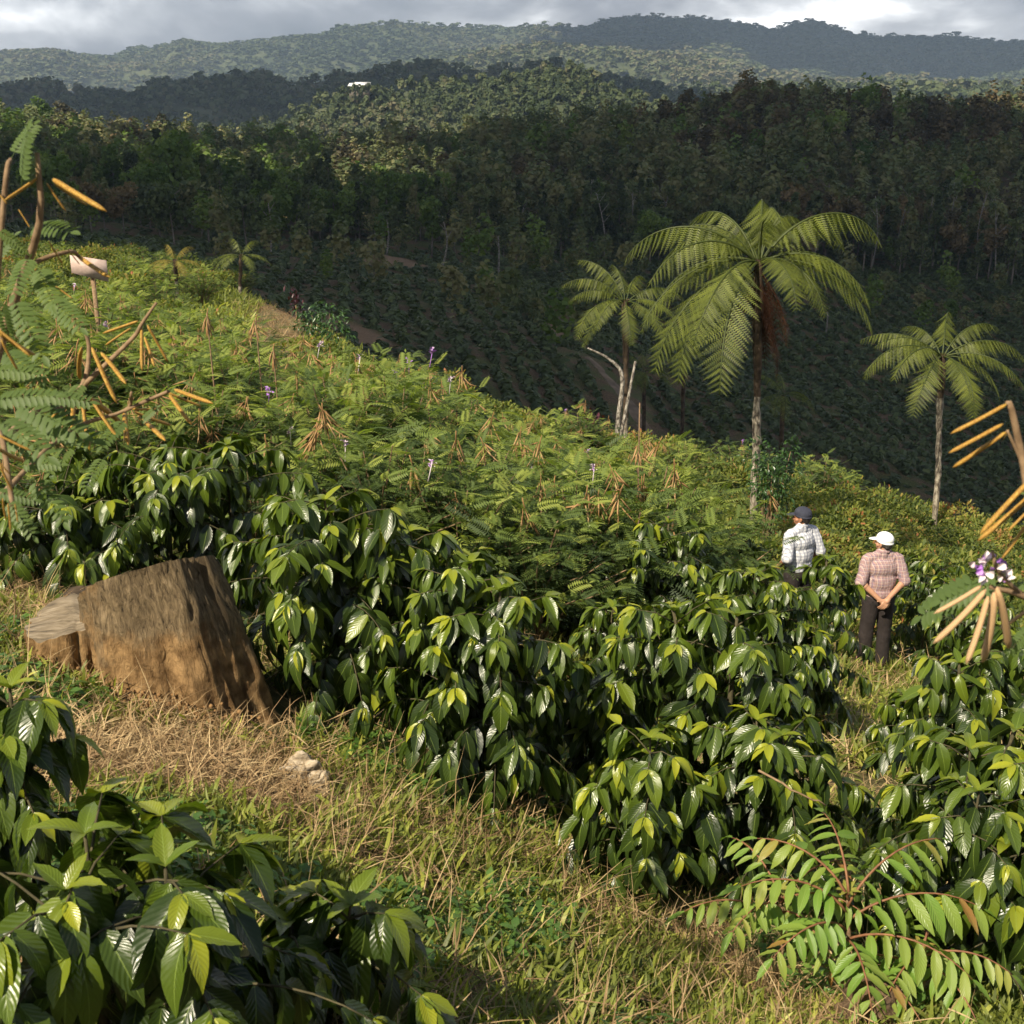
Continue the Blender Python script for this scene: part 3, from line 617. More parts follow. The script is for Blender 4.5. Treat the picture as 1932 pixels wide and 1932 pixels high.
# ------------------------------------------------------------ pinnate shrubs with pods
def lfl(n, length, w, droop=.25, hi=False):
    """one pinnate leaf: rachis along +y, n leaflet pairs"""
    P=[];D=[];Nn=[];S=[]
    for i in range(n):
        f = .15+.8*(i+.5)/n; z = -droop*f*f
        for sg in (-1,1):
            P.append([0, f*length, z*length]); D.append([sg, .38, -.12-.3*f*droop]); Nn.append([0,.1,1]); S.append(w*(1-.35*abs(f-.45)))
    P.append([0, .96*length, -droop*length*.92]); D.append([0,1,-.3]); Nn.append([0,0,1]); S.append(w*.9)
    if hi: T_ = leaf_tpl(2, 5, .42, .12, .12)
    else: T_ = geo([[0,0,0],[.14,.5,.03],[0,1,-.06],[-.14,.5,.03]], [[0,1,2,3]])
    g = inst(T_, np.array(P), basis(D, Nn), np.array(S), 0.)
    rr = tube([[0,0,0],[0,length*.5,-droop*.25*length],[0,length,-droop*length]], [.008*length,.006*length,.003*length], 3, cap=False)
    return join([g, rr])
PIN = [lfl(9, 1, .3, d) for d in (.1,.3,.55)]
PINH = [lfl(9, 1, .25, d, True) for d in (.1,.3,.5)]
def pod_tpl(nseg=7, sides=5, bend=.12, w=.05):
    t = np.linspace(0, 1, nseg); P = np.column_stack([t*0, t, -bend*t*t]); r_ = w*np.array([.35]+[1]*(nseg-2)+[.12]); r_[1] = w*.9; r_[-2] = w*.75
    g = tube(P, r_, sides); g['V'][:, 2] = g['V'][:, 2]*1.0; g['V'][:, 0] *= .62; return g
POD = [pod_tpl(7, 5, b) for b in (.05,.14,-.05)]
POD_LO = [pod_tpl(4, 4, b, .055) for b in (.05,.14)]
def podcluster(r, n, ln, spread=1.):
    P=[];D=[];S=[]
    for i in range(n):
        a = r.uniform(0,6.28); P.append([math.cos(a)*.012, math.sin(a)*.012, r.uniform(-.06,.03)]); el = r.uniform(.2,1.5)*spread
        D.append([math.cos(a)*el, math.sin(a)*el, -1]); S.append(ln*r.uniform(.8,1.15))
    P = np.array(P); D = np.array(D); gs = [tube([[.012,0,.07],[.005,0,.04],[0,0,-.05]], [.003,.004,.004], 4)]
    for v in (0,1): 
        k = np.arange(v, n, 2); gs.append(inst(POD_LO[v], P[k], basis(D[k], r.normal(size=(len(k),3))), np.array(S)[k], 0.))
    return gs
def flowercluster(r, white=.5):
    n = 9; P=[];D=[]
    for i in range(n):
        a = r.uniform(0,6.28); P.append([math.cos(a)*.008, math.sin(a)*.008, .05*i/n]); D.append([math.cos(a), math.sin(a), .3+.5*r.random()])
    T_ = leaf_tpl(2, 2, .8, .2, .3); gs = inst(T_, np.array(P), basis(np.array(D), [[0,0,1]]), .035*r.uniform(.8,1.3,n), 0.); gs['m'] = 0
    k = inst(T_, np.array(P)[::2], basis(np.array(D)[::2]+[0,0,.6], [[0,0,1]]), .028, 0., m=1)
    return [join([gs, tube([[0,0,-.1],[0,0,.06]], [.004,.003], 4)]), k]
PCM = [mesh('pod_cluster', podcluster(np.random.default_rng(70+i), 8+i, .125, .8+.15*i), M['podmid'], True) for i in range(5)]
FCM = [mesh('flower_cluster', flowercluster(np.random.default_rng(80+i)), [M['petalw'] if i % 2 else M['petal'], M['petal'] if i % 2 else M['petalw']]) for i in range(4)]
def pinshrub(seed, h, rad, nb=26, leaf=.2, per=11, tpl=PIN, tmean=.35):
    r = np.random.default_rng(seed); P=[];D=[];Nn=[];S=[];T=[]; st=[]; tips=[]
    for b in range(nb):
        a = b*2.4+r.normal()*.3; f = math.sqrt((b+.5)/nb); up = h*(1-.45*f**2.2)*r.uniform(.8,1.05); o_ = rad*f
        e = np.array([math.cos(a)*o_, math.sin(a)*o_, up]); mid = e*[.35,.35,.55]
        bp_ = bez([[0,0,-.1],mid,e], 8); st.append(tube(bp_[::2], [.013,.009,.006,.004][:len(bp_[::2])], 4, cap=False)); tips.append(e)
        for k in range(per):
            q = .35+.65*(k+r.random())/per; p = np.array([np.interp(q, np.linspace(0,1,8), bp_[:, i]) for i in range(3)]); an = k*2.4+r.uniform(0,1)
            d = np.array([math.cos(an), math.sin(an), r.uniform(-.1,.7)])+.35*norm(e*[1,1,.3]); P.append(p); D.append(d); Nn.append(UP+r.normal(size=3)*.3); S.append(leaf*r.uniform(.65,1.15)); T.append(tmean-.06+r.normal()*.2+.45*(q>.8)*r.random()+.25*(p[2]>.75*h))  # yellow tips; darker lower leaves put interior shade into the tint
    return leaves(tpl, P, D, Nn, S, T, r), st, tips
SHV = []
for i in range(5):
    fo, st, tips = pinshrub(100+i, 1.0, .75, 34, .15, 17); SHV.append((mesh('foliage', fo, M['pinnate']), mesh('stem', st, M['twig']), tips))
def pod_shrub(v, x, y, s, label, npod, nflow, group='tall shrubs with fine leaves and brown pods', hz_=1.):
    fo, st, tips = SHV[v]; rz = random.uniform(0,6.28); o = thing('pod_shrub', label, 'shrub', (x, y, float(H(x,y))), rz, group, (s,s,s*hz_))
    obj('foliage', fo, o); obj('stem', st, o)
    ts = sorted(tips, key=lambda e: -e[2]); random.shuffle(ts[:14])
    k = random.sample(range(0, 16), min(16, npod+nflow))
    for n_, i in enumerate(k):
        e = ts[i]; c = obj('pod_cluster' if n_ < npod else 'flower_cluster', random.choice(PCM if n_ < npod else FCM), o, (e[0]*.95, e[1]*.95, e[2]+(.04 if n_ < npod else .05)))
        c.rotation_euler = (random.uniform(-.3,.3), random.uniform(-.3,.3), random.uniform(0,6.28)); c.scale = (1.1/s,)*3 if n_ >= npod else (random.uniform(1.1,1.7)/s,)*3
        st_ = None
        if n_ < npod and i % 2 == 0: c.location[2] += .05
    return o
r = np.random.default_rng(77)
LP = ['green fine leaved shrub carrying fans of dry brown pods on the sunny slope', 'green fine leaved shrub with white and purple flowers on the sunny slope', 'green fine leaved shrub without pods on the sunny slope']
for (px, y, pt, np_, nf) in [(600,13.5,700,3,0),(640,12.5,655,2,3),(740,13,665,3,2),(840,14,720,3,1),(610,10.5,770,3,1),(700,10,800,2,1),(790,10.5,780,2,0),(500,11,770,2,1),(900,12,790,2,0),(480,9.6,830,1,0),
        (860,9.8,880,2,0),(960,10,890,1,0),(1010,12,860,2,0),(1130,11.5,820,3,1),(1220,12,830,3,0),(1080,11,870,3,0),(1180,10.5,900,2,0),(1270,11.5,900,2,0),(1010,9.8,930,1,0),(1330,13,900,1,0),(1110,13.5,805,2,1),
        (420,14,640,3,0),(350,13,660,3,0),(290,15,620,3,0),(220,14,640,3,0),(150,15,610,2,0),(90,14,640,2,0),(40,15,610,2,0),(380,11,700,2,0),(300,10.5,730,2,0),(220,10,760,2,0),(130,10,760,2,0),(50,10,770,2,0),(420,18,610,3,0),(360,19,590,2,0),(270,20,575,2,0),(180,20,575,2,0),(90,20,570,2,0),(20,21,560,1,0),
        (720,17,690,1,1),(660,18,660,1,1),(430,16.5,650,3,0),(100,8.3,850,2,0),(10,8.5,840,2,0),(30,11.5,700,2,0),(110,12.2,690,2,0)]:
    p = at(px+r.normal()*8, pt+r.normal()*9, y); z0 = float(H(p[0], y)); h = max(.5, p[2]-z0)
    pod_shrub(int(r.integers(5)), p[0], y, min(h, 1.7)*.97, LP[0 if np_ > 0 and nf == 0 else 1 if nf else 2], np_, nf, hz_=h/min(h,1.7))
# named pod fans standing above the shrubs by the path
for (px, pyt, y, lab) in [(482,600,13,'upright dry pod fan standing alone beside the dirt path'),(515,655,12.5,'reddish brown pod fan below the one beside the dirt path'),(1207,760,11.6,'tall bare stalk with a drooping fan of pods left of the large tree fern'),(390,590,12,'bare stalk with hanging pods among the shrubs left of the dirt path')]:
    p = at(px, pyt, y); z0 = float(H(p[0], y)); o = thing('pod_stalk', lab, 'dry stalk', (p[0], y, z0)); h = p[2]-z0
    obj('stalk', mesh('stalk', tube(bez([[.05,0,-.05],[.02,0,h*.5],[0,0,h]], 8), np.linspace(.012,.006,8), 5), M['twig'], True), o)
    c = obj('pod_cluster', PCM[int(px) % 5], o, (0,0,h-(.05 if pyt != 760 else .45))); c.scale = (1.3,)*3
# ------------------------------------------------------------ yellow green ground cover shrubs
CVT = [leaf_tpl(1,1,.5,.1,0)]
def cover(seed, n=2600):
    r = np.random.default_rng(seed); k = 16; lo = r.uniform(-.62,.62,(k,2)); lz = r.uniform(.35,.85,k)*(1-.35*np.hypot(lo[:,0],lo[:,1])); gs=[]
    li = r.integers(0,k,n); d = norm(r.normal(size=(n,3))); d[:,2] = np.abs(d[:,2])-.15
    P = np.column_stack([lo[li], lz[li]])+d*[.3,.3,.24]*r.uniform(.5,1.08,n)[:,None]
    base = P*[1,1,1]; D = norm(d+r.normal(size=(n,3))*.7+[0,0,.2]); T_ = geo([[-.18,0,0],[.18,0,0],[.2,.7,.03],[0,1,-.06],[-.2,.7,.03]], [np.array([[0,1,2,4]]), np.array([[4,2,3]])])
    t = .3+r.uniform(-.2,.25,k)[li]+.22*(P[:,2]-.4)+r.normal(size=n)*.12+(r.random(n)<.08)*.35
    g = inst(T_, base, basis(D, norm(d+[0,0,.8])), .075*r.uniform(.6,1.3,n), t)
    st = [tube(bez([[0,0,-.2],[lo[i,0]*.5,lo[i,1]*.5,lz[i]*.5],[lo[i,0],lo[i,1],lz[i]]],4), [.01,.008,.006,.004],4,cap=False) for i in range(k)]
    return mesh('foliage', g, M['cover']), mesh('stem', st, M['twig'])
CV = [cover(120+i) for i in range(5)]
def cover_shrub(x, y, s, hz_, label, group):
    a, b = CV[random.randrange(5)]; o = thing('cover_shrub', label, 'shrub', (x,y,float(H(x,y))-.05), random.uniform(0,6.28), group, (s*1.1,s*1.1,s*hz_)); obj('foliage', a, o); obj('stem', b, o)
cnt = 0; cs = []
for y0 in np.arange(13.5, 41, 1.25):
    for x0 in np.arange(-.14*y0, .47*y0, 1.3):
        x = x0+r.normal()*.3; y = y0+r.normal()*.35; u = x/y
        lim = np.interp(u, [-.14,-.05,.1,.2,.35,.47], [30,36,37,37,36,36])
        near = np.interp(u, [-.14,0,.1,.2,.23,.33,.35,.47], [17,14,13,13,18,18,16,15])
        if y < near or y > lim: continue
        cs.append((x,y))
for x, y in cs:
    if np.hypot(x-at(1645,1250,14.5)[0], y-14.5) < 1.6: continue
    if .165 < x/y < .235 and 14 < y < 22.6: continue
    far = np.clip((y-15)/18, 0, 1); s = r.uniform(.65,1.25)
    cover_shrub(x, y, s, r.uniform(.7,1.35)*(1-.1*far), 'yellow green low shrub with reddish leaf tips covering the slope around the tree ferns', 'low yellow green shrubs covering the slope')
# mixed greener shrubs on the left shoulder up to the shade line
for y0 in np.arange(23, 62, 1.9):
    for x0 in np.arange(-.47*y0, -.05*y0, 1.9):
        x = x0+r.normal()*.45; y = y0+r.normal()*.5
        pl = np.interp(y, PATH[:,1], PATH[:,0])
        if abs(x-pl) < (1.9 if y > 30 else 1.3)+.02*y*.5 and y > 20: continue
        if x > pl and y > 34: continue
        if x > pl and y < 34 and x/y > -.14: continue
        if y < 30 and -.215 < x/y < -.165: continue
        v = int(r.integers(5)); 
        if r.random() < .55: pod_shrub(v, x, y, r.uniform(.9,1.4), 'leafy shrub on the far left shoulder of the slope beside the path', 1 if (y < 32 and r.random() < .6) else 0, 0, 'shrubs on the left shoulder of the slope')
        else: cover_shrub(x, y, r.uniform(.9,1.3), r.uniform(.8,1.2), 'low dense shrub on the far left shoulder of the slope', 'low shrubs on the left shoulder of the slope')
for k_ in range(115):
    y = r.uniform(14.5, 31) if k_ < 70 else r.uniform(12, 21); u = (r.uniform(-.17, .17) if y < 24 else r.uniform(-.15, .3)) if k_ < 70 else r.uniform(-.45, .02); x = u*y
    if -.215 < u < -.165 or (.13 < u < .36 and y < 27): continue
    pod_shrub(int(r.integers(5)), x, y, r.uniform(1.0,1.65), 'taller airy shrub with thin leaves rising out of the low shrub cover', 2 if r.random() < .6 else 0, 1 if r.random() < .15 else 0, 'taller airy shrubs rising out of the shrub cover')
print('cover', len(cs))
# grass-green verge beside the dirt path is handled by the grass section

# ------------------------------------------------------------ tree ferns
def pinna_tpl(n=13):
    """one pinna along +y with toothed pinnules"""
    P=[];D=[];S=[]
    for i in range(n):
        f = .04+.94*i/n; w = .105*math.sin(min(1,(1-f)*1.15+.1)*1.5)
        for sg in (-1,1): P.append([0,f,-.12*f*f]); D.append([sg,.42,-.1]); S.append(max(w,.03))
    T_ = geo([[-.2,0,0],[.2,0,0],[.06,1,-.04],[-.06,1,-.04]], [[0,1,2,3]])
    return join([inst(T_, np.array(P), basis(D, [[0,0,1]]), np.array(S), 0.), tube([[0,0,0],[0,.5,-.03],[0,1,-.12]], [.012,.009,.004], 3, cap=False)])
PN = [pinna_tpl()]
def frond(L, e0, e1, seed, npair=22, wid=.225, sag=2.0, thin=False):
    """frond in the local xz plane starting along +x; e0 start angle, e1 end angle in degrees"""
    r = np.random.default_rng(seed); n = 26; t = np.linspace(0,1,n); ang = R(e0)+(R(e1)-R(e0))*t**(1.25 if e0 > 30 else .95)
    dx = np.cos(ang); dz = np.sin(ang); x = np.concatenate([[0], np.cumsum(dx[:-1])])/(n-1)*L; z = np.concatenate([[0], np.cumsum(dz[:-1])])/(n-1)*L
    C = np.column_stack([x, .04*L*np.sin(t*3+seed)*t, z]); tang = norm(np.gradient(C, axis=0))
    P=[];D=[];Nn=[];S=[]
    for i in range(npair):
        f = .16+.83*(i+.3)/npair; p = np.array([np.interp(f, t, C[:,k]) for k in range(3)]); tg = norm(np.array([np.interp(f, t, tang[:,k]) for k in range(3)]))
        nrm = np.cross(tg, [0,-1,0]); nrm = nrm if nrm[2] > 0 or tg[2] < -.9 else nrm; w = wid*L*math.sin(math.pi*min(1,(f-.08)*1.02)**.75)**.75*r.uniform(.9,1.08)
        for sg in (-1,1):
            d = np.array([0,sg,0])*1.0+tg*.35+np.array([0,0,-1])*sag*r.uniform(.5,1.0)*(.5+.5*abs(tg[0]))*(1 if e0 > 30 else .45); P.append(p); D.append(d); Nn.append(nrm+r.normal(size=3)*.1); S.append(max(w,.04*L))
    g = inst(PN[0], np.array(P), basis(np.array(D), np.array(Nn)), np.array(S), .3+r.normal(size=len(P))*.12)
    rc = tube(C, np.linspace(.011,.003,n)*L, 5, t=-.1)
    return [g, rc]
FRM = {}
def frond_mesh(e0, e1, L, seed, mat='fern', **kw):
    k = (round(e0), round(e1), round(L,2), seed, mat)
    if k not in FRM: FRM[k] = mesh('frond', frond(L, e0, e1, seed, **kw), M[mat])
    return FRM[k]
def tree_fern(px, pybase, pycrown, y, pxc, label, fronds, trad=.1, pale=.45, skirt=True, name='tree_fern', mat='fern', zb=None, group=None):
    b = at(px, pybase, y); zb = float(H(b[0], y)); c = at(pxc, pycrown, y); h = c[2]-zb
    o = thing(name, label, 'tree fern', (b[0], y, zb), 0, group); dx = c[0]-b[0]
    pts_ = bez([[0,0,-.3],[dx*.15,0,h*.35],[dx*.6,.05,h*.7],[dx,0,h]], 30); rr = np.interp(np.linspace(0,1,30), [0,.05,.5,.8,1], [trad*1.25,trad,trad*.85,trad*1.15,trad*1.1])
    tb = tube(pts_, rr, 12); rn = np.random.default_rng(int(px)); nrm = tb['V']; bump_ = fbm(nrm[:,0]*14+nrm[:,1]*9, nrm[:,2]*7, 3)*trad*.55; cen = np.repeat(pts_, 12, 0); tb['V'] = cen+(nrm-cen)*(1+bump_/trad)[:,None]
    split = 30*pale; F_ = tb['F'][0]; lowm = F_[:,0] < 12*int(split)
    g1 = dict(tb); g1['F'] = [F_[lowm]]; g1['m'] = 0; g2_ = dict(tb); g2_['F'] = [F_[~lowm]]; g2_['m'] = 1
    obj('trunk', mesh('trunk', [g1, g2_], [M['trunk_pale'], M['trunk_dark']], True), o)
    for (az, e0, e1, L, sd) in fronds:
        f = obj('frond', frond_mesh(e0, e1, L, sd, mat), o, (dx+.06*math.cos(R(az)), .06*math.sin(R(az)), h-.05)); f.rotation_euler[2] = R(az)
    if skirt:
        gs = []
        for i in range(22):
            a = rn.uniform(-70,80) if i % 3 else rn.uniform(0,360); g = frond(rn.uniform(.8,1.7), rn.uniform(-60,-10), -88, i, npair=14, wid=.26, sag=1.4)
            for q in g: q = rotz(q, R(a)); q['V'] = q['V']*[.7,.7,1]+[dx, 0, h-rn.uniform(.1,.9)]; gs.append(q)
        obj('dead_fronds', mesh('dead_fronds', gs, M['deadfern']), o)
    # fibrous sheath under the crown
    return o
# azimuth: 0 = right, 90 = away, 180 = left, 270 = towards the camera
BIG = [(178,50,-62,2.85,1),(128,70,-50,2.3,2),(88,78,-62,2.3,3),(262,80,-45,2.2,4),(4,52,-66,2.9,5),(30,50,-70,2.6,6),(-14,14,-78,2.7,7),(203,2,-86,3.0,8),(216,-12,-87,2.9,9),(188,18,-78,2.7,10),
       (244,-2,-86,3.0,11),(276,30,-80,1.9,12),(300,30,-76,1.7,13),(322,14,-80,1.9,15),(152,42,-68,2.3,16),(228,10,-84,2.6,19),(100,40,-60,2.2,20),(160,62,-50,2.0,31),(40,66,-48,1.9,32),(192,35,-72,2.6,33),(15,28,-74,2.6,34),(170,8,-84,2.6,21),(345,30,-78,2.5,25),(60,60,-60,2.1,26)]
rb = np.random.default_rng(8)
tree_fern(1417,1055,488,22,1432,'tallest tree fern with a wide crown and pale trunk beside the men', [(a+rb.normal()*5,e+rb.normal()*4,f_+rb.normal()*3,L*.93,s) for a,e,f_,L,s in BIG], .078, .5)
MED = [(180,20,-55,1.9,21),(155,45,-40,1.8,22),(120,60,-20,1.9,23),(85,62,-15,1.7,24),(60,60,-35,1.8,25),(20,35,-45,1.8,26),(0,20,-60,1.8,27),(200,0,-72,2.0,28),(215,20,-70,1.9,29),(270,10,-80,1.7,30),(300,20,-70,1.7,31),(340,15,-65,1.8,32),(235,15,-75,1.8,33)]
tree_fern(1180,840,565,33,1180,'smaller tree fern left of the tallest one beside a forked white trunk', [(a+rb.normal()*9,e+rb.normal()*9,f_+rb.normal()*6,L*rb.uniform(.8,1.05),s) for a,e,f_,L,s in MED], .08, .3, skirt=False)
RGT = [(180,35,-45,2.1,41),(160,50,-40,2.0,42),(120,55,-35,1.9,43),(70,58,-30,2.0,44),(35,48,-40,2.1,45),(10,35,-50,2.1,46),(350,20,-65,2.2,47),(330,10,-78,2.0,48),(290,5,-82,2.2,49),(265,8,-82,2.2,50),(240,10,-80,2.2,51),(215,20,-72,2.2,52),(195,25,-60,2.2,53),(5,50,-35,1.8,54)]
tree_fern(1762,1000,668,30,1778,'tree fern standing apart at the right with a thin pale trunk', [(a+rb.normal()*8,e+rb.normal()*9,f_+rb.normal()*6,L*rb.uniform(.85,1.08),s) for a,e,f_,L,s in RGT], .078, .75, skirt=False)
tree_fern(337,600,490,38,330,'small yellowing tree fern on the left shoulder near the board', [(a,e,f_,.95,s) for a,e,f_,_,s in MED[::2]], .06, .5, skirt=False, mat='dryfern')
tree_fern(455,590,480,48,455,'dark small tree fern just inside the shade at left', [(a,e,f_,1.25,s) for a,e,f_,_,s in MED[::2]], .07, .3, skirt=False)
for px, pb, pc, y, lb in [(1290,760,668,70,'small shaded tree fern right of the dirt road in the valley'),(1478,790,745,60,'small shaded tree fern behind the tallest one'),(1215,760,700,70,'low shaded tree fern behind the forked white trunk'),(745,545,510,140,'small tree fern in the clearing of the shaded valley')]:
    b = at(px, pc, y); x = b[0]; zb = float(H(x,y)); o = thing('tree_fern', lb, 'tree fern', (x,y,zb)); h = b[2]-zb
    obj('trunk', mesh('trunk', tube(bez([[0,0,-.4],[.1,0,h*.5],[0,0,h]],8), .12, 6), M['trunk_dark'], True), o)
    for (a,e,f_,_,s) in MED[::2]:
        q = obj('frond', frond_mesh(e, f_, 2.4 if y > 100 else 2.0, s), o, (0,0,h)); q.rotation_euler[2] = R(a+30)
# forked dead white trunk
p = at(1172,840,32); z0 = float(H(p[0],32)); o = thing('forked_trunk', 'pale bare forked tree trunk beside the smaller tree fern', 'dead tree', (p[0]-.12,32,z0))
hh = at(1172,690,32)[2]-z0
obj('trunk', mesh('trunk', tube(bez([[0,0,-.2],[.03,0,hh*.5],[.1,0,hh*.9],[-.25,0,hh*1.06],[-.8,0,hh*1.16]],16), np.linspace(.085,.02,16), 8), M['trunk_white'], True), o)
obj('limb', mesh('limb', tube(bez([[.02,0,hh*.2],[.22,0,hh*.6],[.42,0,hh*1.04]],8), np.linspace(.055,.03,8), 8), M['trunk_white'], True), o)
# ------------------------------------------------------------ stump
def stump_material():
    m, nt, out = newmat('weathered_stump'); tc = N(nt, 'TexCoord'); luv = N(nt, 'Attribute', attribute_name='luv')
    mp = N(nt, 'Mapping'); mp.inputs['Scale'].default_value = (40,8,1); nt.links.new(luv.outputs['Vector'], mp.inputs[0])
    n1 = N(nt, 'TexNoise', i_Scale=1.0, i_Detail=8.0, i_Roughness=.7, i_Distortion=.4); nt.links.new(mp.outputs[0], n1.inputs['Vector'])
    n2 = N(nt, 'TexNoise', i_Scale=14.0, i_Detail=6.0); nt.links.new(tc.outputs['Object'], n2.inputs['Vector'])
    n3 = N(nt, 'TexNoise', i_Scale=2.6, i_Detail=5.0, i_Roughness=.65); nt.links.new(tc.outputs['Object'], n3.inputs['Vector'])
    wood = ramp(nt, n1.outputs['Fac'], [(.34,(.02,.014,.01)),(.41,(.13,.095,.055)),(.58,(.25,.185,.105)),(.75,(.4,.31,.2))])
    mud = ramp(nt, n2.outputs['Fac'], [(.35,(.15,.085,.035)),(.62,(.38,.24,.11))])
    sp = N(nt, 'SeparateXYZ'); nt.links.new(tc.outputs['Object'], sp.inputs[0])
    # earth thrown against the foot and the left side
    k = math_(nt, 'SUBTRACT', math_(nt, 'ADD', math_(nt, 'MULTIPLY', n3.outputs['Fac'], 2.1), math_(nt, 'MULTIPLY', sp.outputs[0], -.45)), math_(nt, 'MULTIPLY', sp.outputs[2], 1.25))
    f = ramp(nt, k, [(.72,(0,0,0)),(1.0,(1,1,1))])
    mx = N(nt, 'MixRGB'); nt.links.new(f, mx.inputs[0]); nt.links.new(wood, mx.inputs[1]); nt.links.new(mud, mx.inputs[2])
    p = N(nt, 'BsdfPrincipled'); p.inputs['Roughness'].default_value = .9; p.inputs['Specular IOR Level'].default_value = .2; nt.links.new(mx.outputs[0], p.inputs['Base Color'])
    h = math_(nt, 'ADD', n1.outputs['Fac'], math_(nt, 'MULTIPLY', n2.outputs['Fac'], .5)); bp = N(nt, 'Bump', i_Strength=1.0, i_Distance=.03); nt.links.new(h, bp.inputs['Height']); nt.links.new(bp.outputs[0], p.inputs['Normal'])
    nt.links.new(p.outputs[0], out.inputs[0]); return m
M['stump'] = stump_material()
M['cutwood'] = noisemat('sawn_grey_wood', [(.3,(.05,.04,.028)),(.5,(.17,.135,.09)),(.7,(.3,.25,.18))], scale=7, rough=.9, bump=.5, dist=.01, stretch=(1,6,1))
def trunk_block(r0, r1, zcut, nz=30, na=110, seed=1, ax=1., ay=.8, flut=.05, shift=(0,0)):
    V=[];UV=[]; a = np.linspace(0, 2*np.pi, na, endpoint=False); rn = np.random.default_rng(seed)
    lob = sum(rn.normal()*flut*np.sin(k*a+rn.uniform(0,6)) for k in (2,3,5,8)); crack = np.zeros(na)
    for c in rn.uniform(0, na, 16): crack += -rn.uniform(.02,.06)*np.exp(-((np.arange(na)-c+na/2) % na-na/2)**2/1.2)
    for i in range(nz+1):
        f = i/nz; rr = r0+(r1-r0)*f**.85; rr = rr*(1+lob*(1.3-.6*f))+crack*(.4+.6*f)*min(1,r1*2)
        x = np.cos(a)*rr*ax+shift[0]*f; y = np.sin(a)*rr*ay+shift[1]*f; zt = zcut(x, y); z = -.5+(zt+.5)*f
        bmp = fbm(a*6+seed, z*5+a, 4)*.045*(1 if i < nz else .3); x = x+np.cos(a)*bmp; y = y+np.sin(a)*bmp
        V.append(np.column_stack([x,y,z])); UV.append(np.column_stack([a/6.28*3, z*2]))
    n = na; i, j = np.meshgrid(np.arange(nz), np.arange(n), indexing='ij'); i=i.ravel(); j=j.ravel()
    side = geo(np.concatenate(V), np.stack([i*n+j, i*n+(j+1)%n, (i+1)*n+(j+1)%n, (i+1)*n+j],1), 0., np.concatenate(UV))
    T_ = V[-1]; c_ = T_.mean(0); top = [T_*[1,1,1]]; 
    for q in (.66,.33): top.append(c_+(T_-c_)*q+[0,0,.0]+np.column_stack([np.zeros(n),np.zeros(n),fbm(T_[:,0]*20*q,T_[:,1]*20,2)*.01]))
    top.append(c_[None]); tv = np.concatenate(top); tf = np.concatenate([np.stack([k*n+np.arange(n), k*n+(np.arange(n)+1)%n, (k+1)*n+(np.arange(n)+1)%n, (k+1)*n+np.arange(n)],1) for k in (0,1)])
    tri = np.stack([2*n+np.arange(n), 2*n+(np.arange(n)+1)%n, np.full(n, 3*n)],1)
    return side, geo(tv, [tf, tri], 0., np.zeros((len(tv),2)))
b = at(318,1245,5.35); zs = float(H(b[0],5.35)); kx = b[0]/5.35
so_ = thing('tree_stump', 'large sawn tree stump smeared with orange earth on the grass slope', 'tree stump', (b[0], 5.45, b[2]-.02), 0)
side, top = trunk_block(.43, .31, lambda x,y: .44+.34*x-.5*y, ax=1.0, ay=.62, seed=4, shift=(-.13,.03))
obj('stump_body', mesh('stump_body', side, M['stump'], True), so_); obj('cut_top', mesh('cut_top', top, M['cutwood']), so_)
side, top = trunk_block(.25, .23, lambda x,y: .15+.12*x+.16*y+fbm(x*9,y*5,3)*.04, nz=12, seed=9, ax=1.15, ay=.8)
for g_ in (side, top): g_['V'] = g_['V']+[-.47,.1,0]
sb = obj('low_step', mesh('low_step', side, M['stump'], True), so_); obj('cut_face', mesh('cut_face', top, M['cutwood']), so_)
# crumbs of orange earth at its foot
r = np.random.default_rng(5); bm = bmesh.new(); bmesh.ops.create_icosphere(bm, subdivisions=1, radius=1); ROCK = geo([v.co[:] for v in bm.verts], [np.array([[v.index for v in f.verts] for f in bm.faces])]); bm.free()
n = 1500; ex = b[0]-.12+r.normal(size=n)*.36; ey = 5.0+r.normal(size=n)*.12+.1*r.random(n); ez = H(ex,ey)+.0+np.maximum(0, (ey-4.9))*.25
M['earth'] = noisemat('orange_earth', [(.3,(.14,.07,.028)),(.7,(.3,.18,.075))], scale=30, rough=.95, bump=.3)
o = obj('loose_earth', mesh('loose_earth', inst(ROCK, np.column_stack([ex,ey,ez]), basis(r.normal(size=(n,3)), r.normal(size=(n,3))), (.003+.011*r.random((n,1))**2)*r.uniform(.6,1.2,(n,3)), 0.), M['earth'])); tag(o, 'crumbs of loose orange earth heaped at the foot of the sawn stump', 'loose earth', kind='stuff')
# small stump further back, wood lump in the grass, root clump at bottom right
b = at(150,1078,6.6); o = thing('tree_stump', 'small dark rotten stump in the shade behind the sawn one', 'tree stump', (b[0],6.6,float(H(b[0],6.6))))
sd_, tp = trunk_block(.13,.1, lambda x,y: .17+.1*x, nz=10, na=50, seed=12); obj('stump_body', mesh('stump_body', sd_, M['stump'], True), o); obj('cut_top', mesh('cut_top', tp, M['trunk_dark']), o)
def lump(name, px, py, y, rx, ry, rz_, mat, label, cat, seed, rot=0., amp=.35):
    p = at(px,py,y); bm = bmesh.new(); bmesh.ops.create_icosphere(bm, subdivisions=5, radius=1)
    V = np.array([v.co[:] for v in bm.verts]); Fc = [np.array([[v.index for v in f.verts] for f in bm.faces])]; bm.free()
    d = fbm(V[:,0]*1.6+seed, V[:,1]*1.6+V[:,2]*1.9, 5)*amp; V = V*(1+d)[:,None]*[rx,ry,rz_]
    o = obj(name, mesh(name, geo(V,Fc), mat, True), None, (p[0],y,float(H(p[0],y))+rz_*.6)); o.rotation_euler = (.1,.2,rot); tag(o,label,cat); return o
